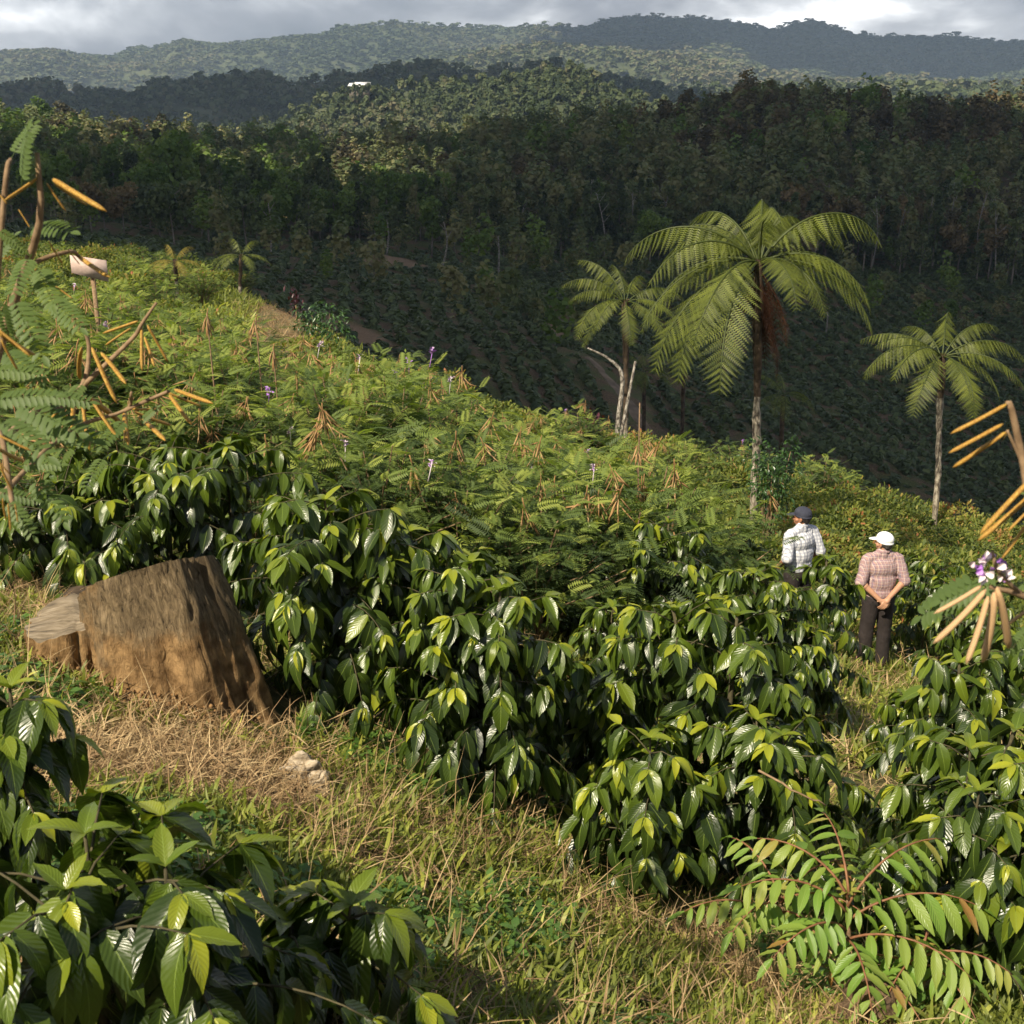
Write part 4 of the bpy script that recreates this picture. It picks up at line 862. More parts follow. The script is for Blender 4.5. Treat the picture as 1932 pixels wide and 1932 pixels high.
M['greywood'] = noisemat('grey_root_wood', [(.3,(.1,.075,.05)),(.5,(.36,.29,.2)),(.7,(.6,.52,.4))], scale=11, rough=.9, bump=.8, dist=.02, stretch=(1,1,3))
lump('root_lump', 562, 1432, 4.7, .085,.06,.085, M['greywood'], 'pale weathered lump of wood lying in the grass below the stump', 'wood lump', 3, .2, .55)
lump('root_lump', 600, 1450, 4.62, .045,.04,.08, M['greywood'], 'small pale wood knot beside the weathered lump in the grass', 'wood lump', 8, .9, .5)
M['rootfib'] = noisemat('root_fibre', [(.3,(.05,.03,.018)),(.6,(.17,.11,.065)),(.75,(.28,.2,.12))], scale=22, rough=.95, bump=.8, dist=.02, stretch=(3,3,.6))
lump('root_clump', 1640, 1900, 3.72, .11,.1,.13, M['rootfib'], 'brown fibrous root clump on the bank at bottom right', 'root clump', 14, 0, .5)
# fallen branches and bare twigs
def stick(pts, rad, label, mat='twig', name='fallen_branch', z=.03, cat='branch', k=10):
    P = []
    for px,py,y,dz in pts: q = at(px,py,y); P.append([q[0], y, float(H(q[0],y))+dz])
    P = bez(P, k); rn = np.random.default_rng(int(pts[0][0])); P[1:-1] += rn.normal(size=(k-2,3))*rad[0]*.6
    o = obj(name, mesh(name, tube(P-P[0], np.linspace(rad[0],rad[1],k), 6), M[mat], True), None, tuple(P[0])); tag(o,label,cat)
stick([(1690,1828,3.95,.06),(1740,1835,3.95,.09),(1810,1820,4.0,.1)], (.012,.009), 'pale knotty fallen branch beside the root clump at bottom right', 'greywood')
stick([(430,1470,4.6,.03),(520,1530,4.25,.05),(640,1600,3.9,.04)], (.006,.003), 'long straw coloured stick lying in the grass left of centre')
stick([(800,1480,4.3,.05),(850,1560,4.0,.08),(880,1620,3.8,.02)], (.006,.003), 'dry stick lying on the grass right of the wood lump')
stick([(905,1600,3.9,.0),(925,1540,3.9,.16)], (.006,.003), 'bare brown twig standing up from the grass', name='bare_twig', cat='twig')
stick([(1000,1650,3.7,.0),(880,1600,3.8,.05),(850,1560,3.95,.1)], (.008,.003), 'thin curved bare twig lying beside the standing twig', name='bare_twig', cat='twig')
stick([(1430,1470,4.3,.9),(1500,1480,4.2,.85),(1560,1500,4.2,.8)], (.005,.003), 'bare thin branch crossing the shaded bush above the sapling', name='bare_twig', cat='twig')
stick([(80,1985,3.2,.03),(260,2000,3.0,.05),(900,1870,3.3,.06)], (.006,.003), 'long dry stem lying along the bottom edge of the grass')
stick([(1000,1905,3.3,.03),(1150,1860,3.5,.06),(1330,1850,3.6,.03)], (.004,.002), 'thin straw stem lying on the pale dry grass at the bottom')

# ------------------------------------------------------------ grass, straw and weeds
def tuft(seed, n, ln, w, spread, up, curl, seg=3):
    r_ = np.random.default_rng(seed); gs=[]
    for i in range(n):
        a = r_.uniform(0,6.28); L_ = ln*r_.uniform(.5,1.2); e0 = r_.uniform(*up); d = np.array([math.cos(a),math.sin(a)]); p0 = r_.normal(size=2)*spread
        t = np.linspace(0,1,seg+1); e = e0-curl*r_.uniform(.4,1.2)*t; x = np.concatenate([[0],np.cumsum(np.cos(e[:-1]))])*L_/seg; z = np.concatenate([[0],np.cumsum(np.sin(e[:-1]))])*L_/seg
        C = np.column_stack([p0[0]+d[0]*x, p0[1]+d[1]*x, z]); sd_ = np.array([-d[1],d[0],0]); ww = w*r_.uniform(.6,1.3)*np.array([.7,1,.8,.1]) if seg == 3 else w*np.linspace(1,.2,seg+1)
        V = np.empty((2*(seg+1),3)); V[0::2] = C-sd_*ww[:,None]/2; V[1::2] = C+sd_*ww[:,None]/2
        gs.append(geo(V, [np.array([[2*k,2*k+1,2*k+3,2*k+2] for k in range(seg)])], r_.normal()*.12))
    return join(gs)
GT = [tuft(i, 15, .1, .0105, .04, (.25,1.55), 1.5) for i in range(6)]
STR = [tuft(20+i, 13, .16, .0038, .07, (-.05,.75), .7) for i in range(6)]
def weed_tpl(seed, n=10, leaf=.042):
    r_ = np.random.default_rng(seed); P=[];D=[]
    h = .1
    for i in range(n):
        a = i*2.4+r_.uniform(0,.6); f = (i+1)/n; P.append([r_.normal()*.008,r_.normal()*.008,h*f]); D.append([math.cos(a),math.sin(a),r_.uniform(-.1,.6)])
    T_ = leaf_tpl(2,2,.55,.2,.1); return join([inst(T_,np.array(P),basis(D,[[0,0,1]]),leaf*r_.uniform(.7,1.3,n),0.), tube([[0,0,-.02],[0,0,h]],[.002,.001],3,cap=False)])
WT = [weed_tpl(i) for i in range(4)]
SHADE = [(-.9,6.2,.9),(-.55,5.6,.35)]
def scat_ground(name, tpls, n, ylo, yhi, ulo, uhi, size, tint_f, mat, seed, keep, label, cat):
    r_ = np.random.default_rng(seed); y = np.sqrt(r_.uniform(ylo**2, yhi**2, n)); y = ylo+(y-ylo)*r_.uniform(.55,1,n); u = r_.uniform(ulo,uhi,n); x = u*y
    k = keep(x,y,r_); x,y = x[k],y[k]; z = H(x,y); 
    # tilt with the slope
    gx = (H(x+.1,y)-z)/.1; gy = (H(x,y+.1)-z)/.1; nn = norm(np.column_stack([-gx*.6,-gy*.6,np.ones(len(x))])+r_.normal(size=(len(x),3))*.3); a = r_.uniform(0,6.28,len(x)); dd = np.column_stack([np.cos(a),np.sin(a),np.zeros(len(x))])
    B = basis(dd-nn*np.sum(dd*nn,1)[:,None], nn); S = size*r_.uniform(.6,1.35,len(x)); t = tint_f(x,y)+r_.normal(size=len(x))*.12; v = r_.integers(0,len(tpls),len(x)); gs=[]
    for i in range(len(tpls)):
        q = v == i; gs.append(inst(tpls[i], np.column_stack([x,y,z-.005])[q], B[q], S[q], t[q]))
    tag(obj(name, mesh(name, gs, M[mat]), None), label, cat, kind='stuff')
def stumpclear(x,y): return (np.hypot(x+.86,y-4.62) > .13) & ~((np.abs(x-(-1.42)) < .42) & (np.abs(y-5.5) < .42)) & ~((np.abs(x+1.85) < .33) & (np.abs(y-5.55) < .25))
dry = lambda x,y: fbm(x/1.1+4, y/.9+2, 4)
bare = lambda x,y: (fbm(x/.5+9,y/.45+3,3) < -.24)
kg = lambda x,y,r_: (stumpclear(x,y)) & ~bare(x,y) & (dry(x,y)+r_.normal(size=len(x))*.12 < .02+.1*np.sin(x*2.3+1)*np.sin(y*1.7)-.13*np.clip(1-np.abs(y-4.9)/.9,0,1)*(x<-.3))
ks = lambda x,y,r_: (stumpclear(x,y)) & ~(bare(x,y) & (r_.random(len(x)) < .6)) & (dry(x,y)+r_.normal(size=len(x))*.22 > -.22)
scat_ground('grass', GT, 34000, 2.3, 8.5, -.6, .62, 1.0, lambda x,y: .5+dry(x,y)*.5, 'grass', 1, kg, 'bright green short grass growing over the near slope', 'grass')
scat_ground('dry_grass', STR, 20000, 2.3, 8.5, -.6, .62, 1.0, lambda x,y: .52+dry(x,y)*.3, 'straw', 2, ks, 'dry straw and dead stalks matted over the near slope', 'dry grass')
scat_ground('grass', GT, 8000, 8.5, 20, -.5, .62, 1.9, lambda x,y: .4+dry(x,y)*.5, 'grass', 3, lambda x,y,r_: np.abs(x) < 99, 'grass between the coffee bushes and the shrubs on the middle slope', 'grass')
scat_ground('dry_grass', STR, 6000, 8.5, 20, -.5, .62, 1.8, lambda x,y: .5+dry(x,y)*.3, 'straw', 4, lambda x,y,r_: np.abs(x) < 99, 'dry straw between the bushes around the standing men', 'dry grass')
scat_ground('weeds', WT, 10000, 2.4, 8, -.6, .6, 1.0, lambda x,y: .45+0*x, 'weed', 5, lambda x,y,r_: (stumpclear(x,y)) & (fbm(x/.7,y/.7,2) > -.05), 'small broad leaved weeds scattered through the grass of the near slope', 'weeds')
scat_ground('dry_grass', [tuft(40+i, 5, .32, .0032, .03, (.6,1.45), .9) for i in range(5)], 520, 3, 8, -.5, .3, 1.0, lambda x,y: .6+0*x, 'straw', 6, lambda x,y,r_: stumpclear(x,y), 'tall thin straw stalks arching above the grass of the near slope', 'dry grass')
scat_ground('grass', GT, 5000, 20, 58, -.4, -.1, 3.4, lambda x,y: .4+dry(x,y)*.3, 'grass', 7, lambda x,y,r_: (np.abs(x-np.interp(y, PATH[:,1], PATH[:,0])) < 3.5) & (np.abs(x-np.interp(y, PATH[:,1], PATH[:,0])) > .5+.012*y), 'green verge of grass on both sides of the dirt path', 'grass')

scat_ground('dry_grass', STR, 2600, 20, 60, -.25, -.1, 2.2, lambda x,y: .45+0*x, 'straw', 8, lambda x,y,r_: np.abs(x-np.interp(y, PATH[:,1], PATH[:,0])) < 1.6, 'flattened dry grass lying over the dirt path', 'dry grass')
# ------------------------------------------------------------ reddish tipped sapling
def sapling(px, py, y, h, label, fronds_, seed, group=None):
    r_ = np.random.default_rng(seed); p = at(px,py,y); o = thing('sapling', label, 'sapling', (p[0],y,float(H(p[0],y))), 0, group); fo=[]; st=[]
    st.append(tube(bez([[0,0,-.05],[.02,0,h*.5],[0,.02,h]],8), np.linspace(.012,.006,8), 6))
    for (az,e0,L_,z0) in fronds_:
        n=12; t=np.linspace(0,1,n); ang=R(e0)-R(85)*t; d=np.array([math.cos(R(az)),math.sin(R(az)),0]); x=np.concatenate([[0],np.cumsum(np.cos(ang[:-1]))])/(n-1)*L_; z=np.concatenate([[0],np.cumsum(np.sin(ang[:-1]))])/(n-1)*L_
        C=d*x[:,None]+UP*(z+z0)[:,None]; st.append(tube(C,np.linspace(.006,.002,n),5,m=1)); tg=norm(np.gradient(C,axis=0)); sd_=norm(np.cross(tg,UP)); P=[];D=[];S=[];T=[];Nn=[]
        for i in range(7):
            f=.22+.76*i/6.5; q=np.array([np.interp(f,t,C[:,k]) for k in range(3)]); tt=norm(np.array([np.interp(f,t,tg[:,k]) for k in range(3)])); ss=norm(np.cross(tt,UP))
            for sg in (-1,1): P.append(q); D.append(ss*sg+tt*.45-UP*r_.uniform(.35,.8)); Nn.append(UP+r_.normal(size=3)*.15); S.append(.155*(1-.5*abs(f-.55))*r_.uniform(.85,1.1)*L_/.5); T.append(.55+.2*r_.random()+.25*(f>.8)*r_.random())
        P.append(C[-1]); D.append(tg[-1]); Nn.append(UP); S.append(.1); T.append(.6)
        fo += leaves(LS,P,D,Nn,S,T,r_)
    for i in range(8):   # reddish young tip leaves
        a=i*.8; fo += leaves(LS,[[0,.02,h]],[[math.cos(a),math.sin(a),.5]],[UP],[.06],[.9],r_)
    obj('foliage', mesh('foliage', fo, M['sapling'], True), o); obj('stem', mesh('stem', st, [M['twig'], M['redstem']], True), o)
M['redstem'] = noisemat('reddish_leaf_stalk', [(.3,(.13,.05,.03)),(.7,(.26,.13,.06))], scale=20, rough=.6, bump=0)
LS = [leaf_tpl(4, 8, .3, d, .14, .012, seed=i) for i, d in enumerate((.1,.25,.4))]
sapling(1590,1800,3.95,.5,'sapling with long pinnate leaves and reddish tips at the right', [(0,45,.55,.38),(25,60,.5,.45),(330,40,.5,.3),(180,55,.45,.42),(215,45,.42,.35),(270,40,.42,.3),(300,35,.45,.22),(150,60,.42,.48),(95,60,.4,.5)], 3)
sapling(1470,1740,4.1,.42,'smaller sapling with narrow yellow green leaves left of the reddish tipped one', [(180,45,.4,.3),(225,50,.35,.35),(290,45,.36,.33),(330,50,.35,.38),(20,60,.35,.38),(120,60,.35,.38)], 4)
sapling(1730,1870,3.9,.28,'low sapling with dark narrow leaves above the pale knotty branch', [(170,30,.36,.2),(230,40,.34,.24),(290,35,.36,.22),(340,40,.34,.25),(60,50,.3,.26)], 6)

# ------------------------------------------------------------ board, burgundy plant, round shrub, leafy shrub by the fern trunk
p = at(168,503,17); z0 = float(H(p[0]+.02,17.05)); o = thing('sign_board', 'small weathered pinkish board on a post above the shrubs at left', 'board', (p[0],17,z0))
M['board'] = noisemat('weathered_pink_board', [(.3,(.38,.28,.24)),(.6,(.55,.43,.38)),(.75,(.62,.52,.46))], scale=9, rough=.8, bump=.2)
w_=.235; h_=p[2]-z0; bv=[[x,yy,z] for yy in (-.012,.012) for x,z in ((-w_,h_-.08),(w_,h_-.2),(w_,h_+.08),(-w_,h_+.15))]
obj('board', mesh('board', geo(bv, [[0,1,2,3],[7,6,5,4],[0,4,5,1],[1,5,6,2],[2,6,7,3],[3,7,4,0]]), M['board']), o)
obj('post', mesh('post', tube([[.02,.05,-.1],[.02,.05,h_+.02]],[.035,.03],8), M['twig'], True), o)
p = at(560,610,44); o = thing('burgundy_plant', 'dark burgundy leaved plant beside the dirt path', 'plant', (p[0],44,float(H(p[0],44)))); rr=np.random.default_rng(9)
P=rr.normal(size=(70,3))*[.12,.12,.28]+[0,0,.75]; obj('foliage', mesh('foliage', inst(L_LO[0],P,basis(rr.normal(size=(70,3))+[0,0,.9],[[0,0,1]]),.22,.4), M['burgundy']), o); obj('stem', mesh('stem', tube([[0,0,-.1],[0,0,.8]],[.03,.02],5), M['twig']), o)
p = at(1115,790,31); o = thing('burgundy_plant', 'small burgundy leaved plant left of the forked white trunk', 'plant', (p[0],31,float(H(p[0],31)))); rr=np.random.default_rng(10)
P=rr.normal(size=(40,3))*[.15,.12,.15]+[0,0,1.25]; obj('foliage', mesh('foliage', inst(L_LO[0],P,basis(rr.normal(size=(40,3))+[0,0,.9],[[0,0,1]]),.25,.6), M['burgundy']), o); obj('stem', mesh('stem', tube([[0,0,-.1],[0,0,1.2]],[.03,.02],5), M['twig']), o)
def leafy(px, pb, pt, y, w, n, label, seed, leaf, mat='shrub', name='leafy_shrub', ncl=9):
    rr=np.random.default_rng(seed); p=at(px,pt,y); z0=float(H(p[0],y)); h=p[2]-z0; o=thing(name,label,'shrub',(p[0],y,z0)); cl=np.column_stack([rr.uniform(-.6,.6,ncl)*w, rr.uniform(-.5,.5,ncl)*w, rr.uniform(.25,.88,ncl)*h]); li=rr.integers(0,ncl,n)
    P=cl[li]+norm(rr.normal(size=(n,3)))*(w*.5*rr.uniform(.5,1,n))[:,None]*[1,1,min(1.3,h/w*.4)]; D=norm(P-cl[li])+rr.normal(size=(n,3))*.5-[0,0,.2]
    fo=leaves(L_LO,P,D,np.tile(UP,(n,1))+rr.normal(size=(n,3))*.4,leaf*rr.uniform(.7,1.3,n),.35+rr.normal(size=n)*.2,rr)
    st=[tube(bez([[0,0,-.1],c*[.4,.4,.5],c],6),[.02,.016,.012,.009,.007,.005],5) for c in cl]
    obj('foliage', mesh('foliage', fo, M[mat]), o); obj('stem', mesh('stem', st, M['twig']), o)
leafy(1462,1060,800,20.6,.5,1500,'tall leafy shrub climbing beside the pale trunk of the tallest tree fern',1,.085,ncl=16)
leafy(612,640,575,40,1.1,700,'round dark leafy shrub beside the burgundy plant at the path',2,.16)
leafy(1000,560,535,125,2.2,500,'isolated dark shrub in the clearing of the shaded valley',3,.5,'coffee_far')

# ------------------------------------------------------------ near branches with pods at the left and right edges
PODH = [mesh('seed_pod', (lambda g: g)(pod_tpl(14, 8, b, .055)), M[mm], True) for mm in ('pod','podtan') for b in (.1,.22,-.1,.15)]
def near_pod(o, p0, p1, y0, y1, tan=False, wmul=1.):
    a = at(*p0, y0); b_ = at(*p1, y1); d = Vector(b_-a); L_ = d.length; oo = Vector(o.location)
    c = obj('seed_pod', PODH[(4 if tan else 0)+random.randrange(4)], o); n_ = Vector((0,-1,.2)); s_ = d.cross(n_).normalized(); n2_ = s_.cross(d).normalized()
    B = Matrix((s_*wmul, d.normalized(), n2_*wmul)).transposed().to_4x4(); c.matrix_parent_inverse = Matrix(); c.matrix_local = Matrix.Translation(Vector(a)-oo) @ B @ Matrix.Diagonal((min(L_,.13),L_,min(L_,.13),1))
def near_shrub(name, label, base, branches, pods, leafs, tanpods=(), flowers=()):
    bz = float(H(base[0],base[1])); o = thing(name,label,'shrub',(base[0],base[1],bz)); O = np.array([base[0],base[1],bz]); st=[]
    for br, r0, r1 in branches:
        P=[at(*q) if len(q)==3 and abs(q[0])>5 or abs(q[1])>50 else np.array(q,float) for q in br]; P=bez(P,16); st.append(tube(P-O, np.linspace(r0,r1,16), 7))
    obj('stem', mesh('stem', st, M['twig'], True), o)
    for p0,p1,y0,y1 in pods: near_pod(o,p0,p1,y0,y1)
    for p0,p1,y0,y1 in tanpods: near_pod(o,p0,p1,y0,y1,True,1.15)
    fo=[]
    for (p0,p1,y0,y1,dr) in leafs:
        a=at(*p0,y0); b_=at(*p1,y1); L_=np.linalg.norm(b_-a); fo.append(inst(PINH[dr], [a-O], basis([b_-a], [[0,-.55,.8]]), L_*.85, .45+.25*random.random()))
    obj('foliage', mesh('foliage', fo, M['pinnate_near'], True), o)
    for k_,(q,y_,mm) in enumerate(flowers):
        a=at(*q,y_); rr=np.random.default_rng(k_+5); T_=leaf_tpl(4,5,.85,.35,.5); gs=[inst(T_,rr.normal(size=(3,3))*.005,basis(rr.normal(size=(3,3)),[[0,-1,.3]]),.011,0.)]
        gs.append(dict(inst(T_,rr.normal(size=(3,3))*.008,basis(rr.normal(size=(3,3)),[[0,-1,.3]]),.013,0.),m=1)); obj('flower', mesh('flower',gs,[M['petal'],M['petalw']],True), o, tuple(a-O))
    return o
def z6(x,y): return (.248*x, 536.5+.248*y)
pl_ = [((72,335),(8,383),2.1,2.05),((80,358),(70,412),2.1,2.1),((88,345),(123,400),2.1,2.1),((100,338),(172,385),2.1,2.0),((102,346),(168,392),2.12,2.15),((-20,345),(15,385),2.1,2.1),((35,395),(58,430),2.2,2.2),((92,455),(118,500),2.2,2.2),((62,475),(58,520),2.2,2.2),
       ((128,470),(150,500),2.2,2.2),((70,505),(40,540),2.2,2.2),((105,540),(140,565),2.3,2.3),((150,485),(190,516),2.3,2.2),((-6,620),(60,672),1.9,1.9),((-4,628),(72,682),1.9,1.95),((2,640),(30,702),1.9,1.9),((-5,820),(58,852),1.8,1.8),((-6,845),(50,880),1.8,1.85),((-4,868),(18,898),1.8,1.8),((0,878),(22,930),1.8,1.8),((15,950),(22,1000),1.9,1.9),((5,940),(8,985),1.9,1.9),((28,950),(35,985),1.9,1.9)]
zz = [((700,480),(860,890)),((770,520),(990,775)),((620,480),(560,770)),((560,780),(380,1060)),((565,870),(530,1140)),((630,900),(665,1250)),((700,880),(870,1170)),((690,870),(960,1060)),((500,980),(530,1100)),((950,960),(945,1190)),((1010,950),(1200,950)),((1020,970),(1330,1100)),((1050,1000),(1300,1200)),((1270,820),(1540,940)),((1290,840),(1430,1050)),((1330,800),(1580,900)),((1120,310),(1280,580)),((1080,330),(1070,640)),((1100,400),(1190,640)),((1050,280),(800,370)),((1000,330),(800,460))]
random.seed(4); yc = 2.75
pl_ += [(z6(*a),z6(*b_),yc+random.uniform(-.1,.1),yc+random.uniform(-.15,.15)) for a,b_ in zz]
lf_ = [((41,352),(40,222),2.1,2.05,0),((20,300),(70,215),2.15,2.2,0),((60,430),(120,400),2.2,2.1,1),((60,480),(10,540),2.1,2.0,1),((70,500),(95,560),2.2,2.1,1),((-10,430),(60,470),2.1,2.1,1),((20,560),(70,640),2.1,2.0,2),((0,560),(10,650),2.0,2.0,1),((-20,760),(110,720),2.0,2.0,1),((-20,700),(100,690),2.2,2.2,1),((20,760),(150,790),2.3,2.2,1),((-10,790),(90,840),2.1,2.0,1),((60,800),(170,800),2.4,2.3,1),((-20,930),(75,930),2.0,2.0,1),((10,940),(60,1000),1.95,1.9,2),((70,750),(180,740),2.5,2.5,1),((240,790),(180,830),2.7,2.6,1),((260,800),(300,760),2.7,2.7,0),((160,720),(110,760),2.7,2.6,1),((-30,870),(60,800),2.3,2.3,0),((30,880),(120,860),2.4,2.4,1),((60,900),(110,960),2.4,2.3,2),((-30,600),(60,590),2.3,2.3,1),((140,840),(80,880),2.6,2.5,1),((-20,500),(30,430),2.2,2.2,0),((0,660),(70,700),2.3,2.2,1),((90,560),(150,600),2.5,2.4,1),((200,860),(150,900),2.8,2.7,2)]
near_shrub('pod_shrub', 'tall close shrub at the left edge with long yellow brown pods hanging in fans', (-1.75,2.4),
  [([(-1.75,2.4,float(H(-1.75,2.4))-.05),(-90,1150,2.2),(-40,800,2.15),(30,560,2.15),(75,420,2.1),(70,288,2.1)],.014,.004), ([(-40,820,2.15),(0,820,2.0),(25,960,1.95)],.006,.004), ([(-60,760,2.2),(-15,640,2.0),(-5,625,1.9)],.006,.004),
   ([(-60,900,2.2),(60,780,2.5),(150,735,2.7),(168,665,2.75),(160,620,2.75)],.008,.004), ([(60,780,2.5),(150,762,2.7),z6(640,900)+(2.75,)],.005,.004), ([(-60,1000,2.2),(120,820,2.6),(235,775,2.72),z6(1000,820)+(2.7,)],.006,.003), ([(150,735,2.7),z6(1000,420)+(2.75,),z6(1080,300)+(2.75,),z6(1190,140)+(2.75,)],.006,.003), ([(235,775,2.72),z6(1270,820)+(2.75,),(300,748,2.75)],.005,.003),
   ([(30,560,2.15),(60,500,2.2),(130,475,2.25),(150,485,2.3)],.005,.003), ([(-20,700,2.1),(10,350,2.12),(20,300,2.15)],.006,.003)], pl_, lf_)
rp = [((1900,762),(1805,818),1.72,1.7),((1892,800),(1795,855),1.72,1.7),((1898,815),(1798,888),1.72,1.74),((1903,810),(1893,832),1.72,1.72),((1945,905),(1845,1005),1.65,1.65),((1950,930),(1850,1022),1.68,1.66),((1940,985),(1893,1055),1.7,1.68),((1955,950),(1900,1000),1.75,1.75)]
tp_ = [((1852,1105),(1770,1160),1.7,1.68),((1860,1112),(1772,1222),1.7,1.68),((1864,1125),(1832,1255),1.7,1.66),((1876,1118),(1868,1268),1.7,1.7),((1880,1108),(1922,1245),1.7,1.72),((1945,1145),(1888,1192),1.8,1.8)]
rl = [((1905,1100),(1740,1120),1.78,1.82,1),((1860,1090),(1690,1160),1.8,1.85,1),((1990,1110),(1900,1085),1.7,1.75,1),((1950,1180),(1890,1240),1.9,1.9,1),((1990,940),(1925,925),1.7,1.7,0)]
near_shrub('pod_shrub', 'close pod branch reaching in from the right edge with purple flowers and tan pods', (1.25,1.95),
  [([(1.25,1.95,float(H(1.25,1.95))-.05),(2150,1500,1.9),(2010,1180,1.75),(1930,1125,1.72),(1868,1108,1.7)],.012,.003), ([(2150,1500,1.9),(2060,1100,1.75),(1960,1000,1.7),(1932,880,1.72),(1908,770,1.72),(1898,762,1.72)],.009,.0035), ([(1930,1125,1.72),(1885,1080,1.7),(1872,1040,1.7)],.004,.002), ([(1932,880,1.72),(1900,812,1.72)],.003,.002)], rp, rl, tp_,
  [((1855,1078),1.7,0),((1868,1058),1.7,0),((1893,1062),1.7,0),((1897,1082),1.71,0),((1850,1062),1.72,0)])
# ------------------------------------------------------------ people
def solid(name, prims, voxel, mat, parent, smooth=3, t=None):
    bm = bmesh.new()
    def cap(p0, p1, r0, r1, n=16):
        p0 = Vector(p0); p1 = Vector(p1); d = (p1-p0); L_ = d.length; d.normalize(); ax = d.orthogonal().normalized(); ay = d.cross(ax); rings = []
        prof = [(-r0*math.cos(a), r0*math.sin(a)) for a in (.35,.8,1.2,1.57)]+[(L_-r1*math.cos(a), r1*math.sin(a)) for a in (1.57,1.94,2.34,2.8)]
        for z, rr in prof: rings.append([bm.verts.new(p0+d*z+(ax*math.cos(q*2*math.pi/n)+ay*math.sin(q*2*math.pi/n))*rr) for q in range(n)])
        for a, b in zip(rings, rings[1:]):
            for q in range(n): bm.faces.new((a[q], a[(q+1)%n], b[(q+1)%n], b[q]))
        bm.faces.new(rings[0][::-1]); bm.faces.new(rings[-1])
    def ell(c, s_, rot=(0,0,0), cut=None):
        res = bmesh.ops.create_uvsphere(bm, u_segments=24, v_segments=16, radius=1)
        mt = Matrix.Translation(c) @ Euler(rot).to_matrix().to_4x4() @ Matrix.Diagonal((*s_,1)); bmesh.ops.transform(bm, matrix=mt, verts=res['verts'])
    for q in prims:
        if q[0] == 'c': cap(*q[1:])
        else: ell(*q[1:])
    bmesh.ops.recalc_face_normals(bm, faces=bm.faces)
    me = bpy.data.meshes.new('tmp'); bm.to_mesh(me); bm.free(); o = bpy.data.objects.new('tmp', me); col.objects.link(o)
    m1 = o.modifiers.new('r', 'REMESH'); m1.mode = 'VOXEL'; m1.voxel_size = voxel; m1.use_smooth_shade = True
    if smooth: m2 = o.modifiers.new('s', 'SMOOTH'); m2.factor = .5; m2.iterations = smooth
    dg = bpy.context.evaluated_depsgraph_get(); dg.update(); out_ = bpy.data.meshes.new_from_object(o.evaluated_get(dg)); bpy.data.objects.remove(o)
    out_.name = name; out_.materials.clear(); out_.materials.append(mat)
    for p_ in out_.polygons: p_.use_smooth = True
    n = len(out_.vertices); co_ = np.empty(n*3); out_.vertices.foreach_get('co', co_); co_ = co_.reshape(-1,3)
    if t: co_ = t(co_); out_.vertices.foreach_set('co', co_.ravel()); out_.update()
    return obj(name, out_, parent)
def cutz(o, lo=None, hi=None, fn=None):
    """drop what lies outside the z range so that hems end cleanly"""
    bm = bmesh.new(); bm.from_mesh(o.data)
    for z, s_ in ((lo, -1), (hi, 1)):
        if z is not None: bmesh.ops.bisect_plane(bm, geom=bm.verts[:]+bm.edges[:]+bm.faces[:], plane_co=(0,0,z), plane_no=(0,0,s_), clear_outer=True)
    bm.to_mesh(o.data); bm.free(); return o
def plaid(name, base, cols, sx, sz, rough=.85, width=.25):
    m, nt, out = newmat(name); tc = N(nt,'TexCoord'); sp = N(nt,'SeparateXYZ'); nt.links.new(tc.outputs['Object'], sp.inputs[0])
    nz = N(nt,'TexNoise', i_Scale=6.0, i_Detail=3.0); nt.links.new(tc.outputs['Object'], nz.inputs['Vector'])
    xx = math_(nt,'ADD', math_(nt,'ADD', sp.outputs[0], math_(nt,'MULTIPLY', sp.outputs[1], .6)), math_(nt,'MULTIPLY', nz.outputs['Fac'], .02)); zz_ = math_(nt,'ADD', sp.outputs[2], math_(nt,'MULTIPLY', nz.outputs['Fac'], .02))
    c = N(nt,'RGB').outputs[0]; c.default_value = (*base,1)
    for (axis, freq, ph, wd, cl, al) in cols:
        v = math_(nt,'FRACT', math_(nt,'ADD', math_(nt,'MULTIPLY', xx if axis == 'x' else zz_, freq), ph)); f = math_(nt,'MULTIPLY', math_(nt,'LESS_THAN', v, wd), al)
        mx = N(nt,'MixRGB'); nt.links.new(f, mx.inputs[0]); nt.links.new(c, mx.inputs[1]); mx.inputs[2].default_value = (*cl,1); c = mx.outputs[0]
    p = N(nt,'BsdfPrincipled'); p.inputs['Roughness'].default_value = rough; p.inputs['Specular IOR Level'].default_value = .15; nt.links.new(c, p.inputs['Base Color'])
    wv = N(nt,'TexNoise', i_Scale=9.0, i_Detail=2.0, i_Distortion=.6); mp = N(nt,'Mapping'); mp.inputs['Scale'].default_value = (1.3,1.3,.45); mp.inputs['Rotation'].default_value = (0,.25,0); nt.links.new(tc.outputs['Object'], mp.inputs[0]); nt.links.new(mp.outputs[0], wv.inputs['Vector'])
    bp = N(nt,'Bump', i_Strength=.8, i_Distance=.03); nt.links.new(wv.outputs['Fac'], bp.inputs['Height']); nt.links.new(bp.outputs[0], p.inputs['Normal']); nt.links.new(p.outputs[0], out.inputs[0]); return m
M['skin'] = noisemat('skin', [(.3,(.36,.19,.115)),(.7,(.47,.26,.165))], scale=12, rough=.55, bump=.15, dist=.003)
M['skin2'] = noisemat('skin_tan', [(.3,(.3,.14,.08)),(.7,(.38,.19,.11))], scale=12, rough=.55, bump=.15, dist=.003)
M['hair'] = noisemat('dark_hair', [(.3,(.012,.01,.009)),(.7,(.05,.042,.036))], scale=60, rough=.7, bump=.6, dist=.005)
M['hairg'] = noisemat('grey_hair', [(.3,(.02,.018,.016)),(.7,(.09,.08,.07))], scale=60, rough=.7, bump=.6, dist=.005)
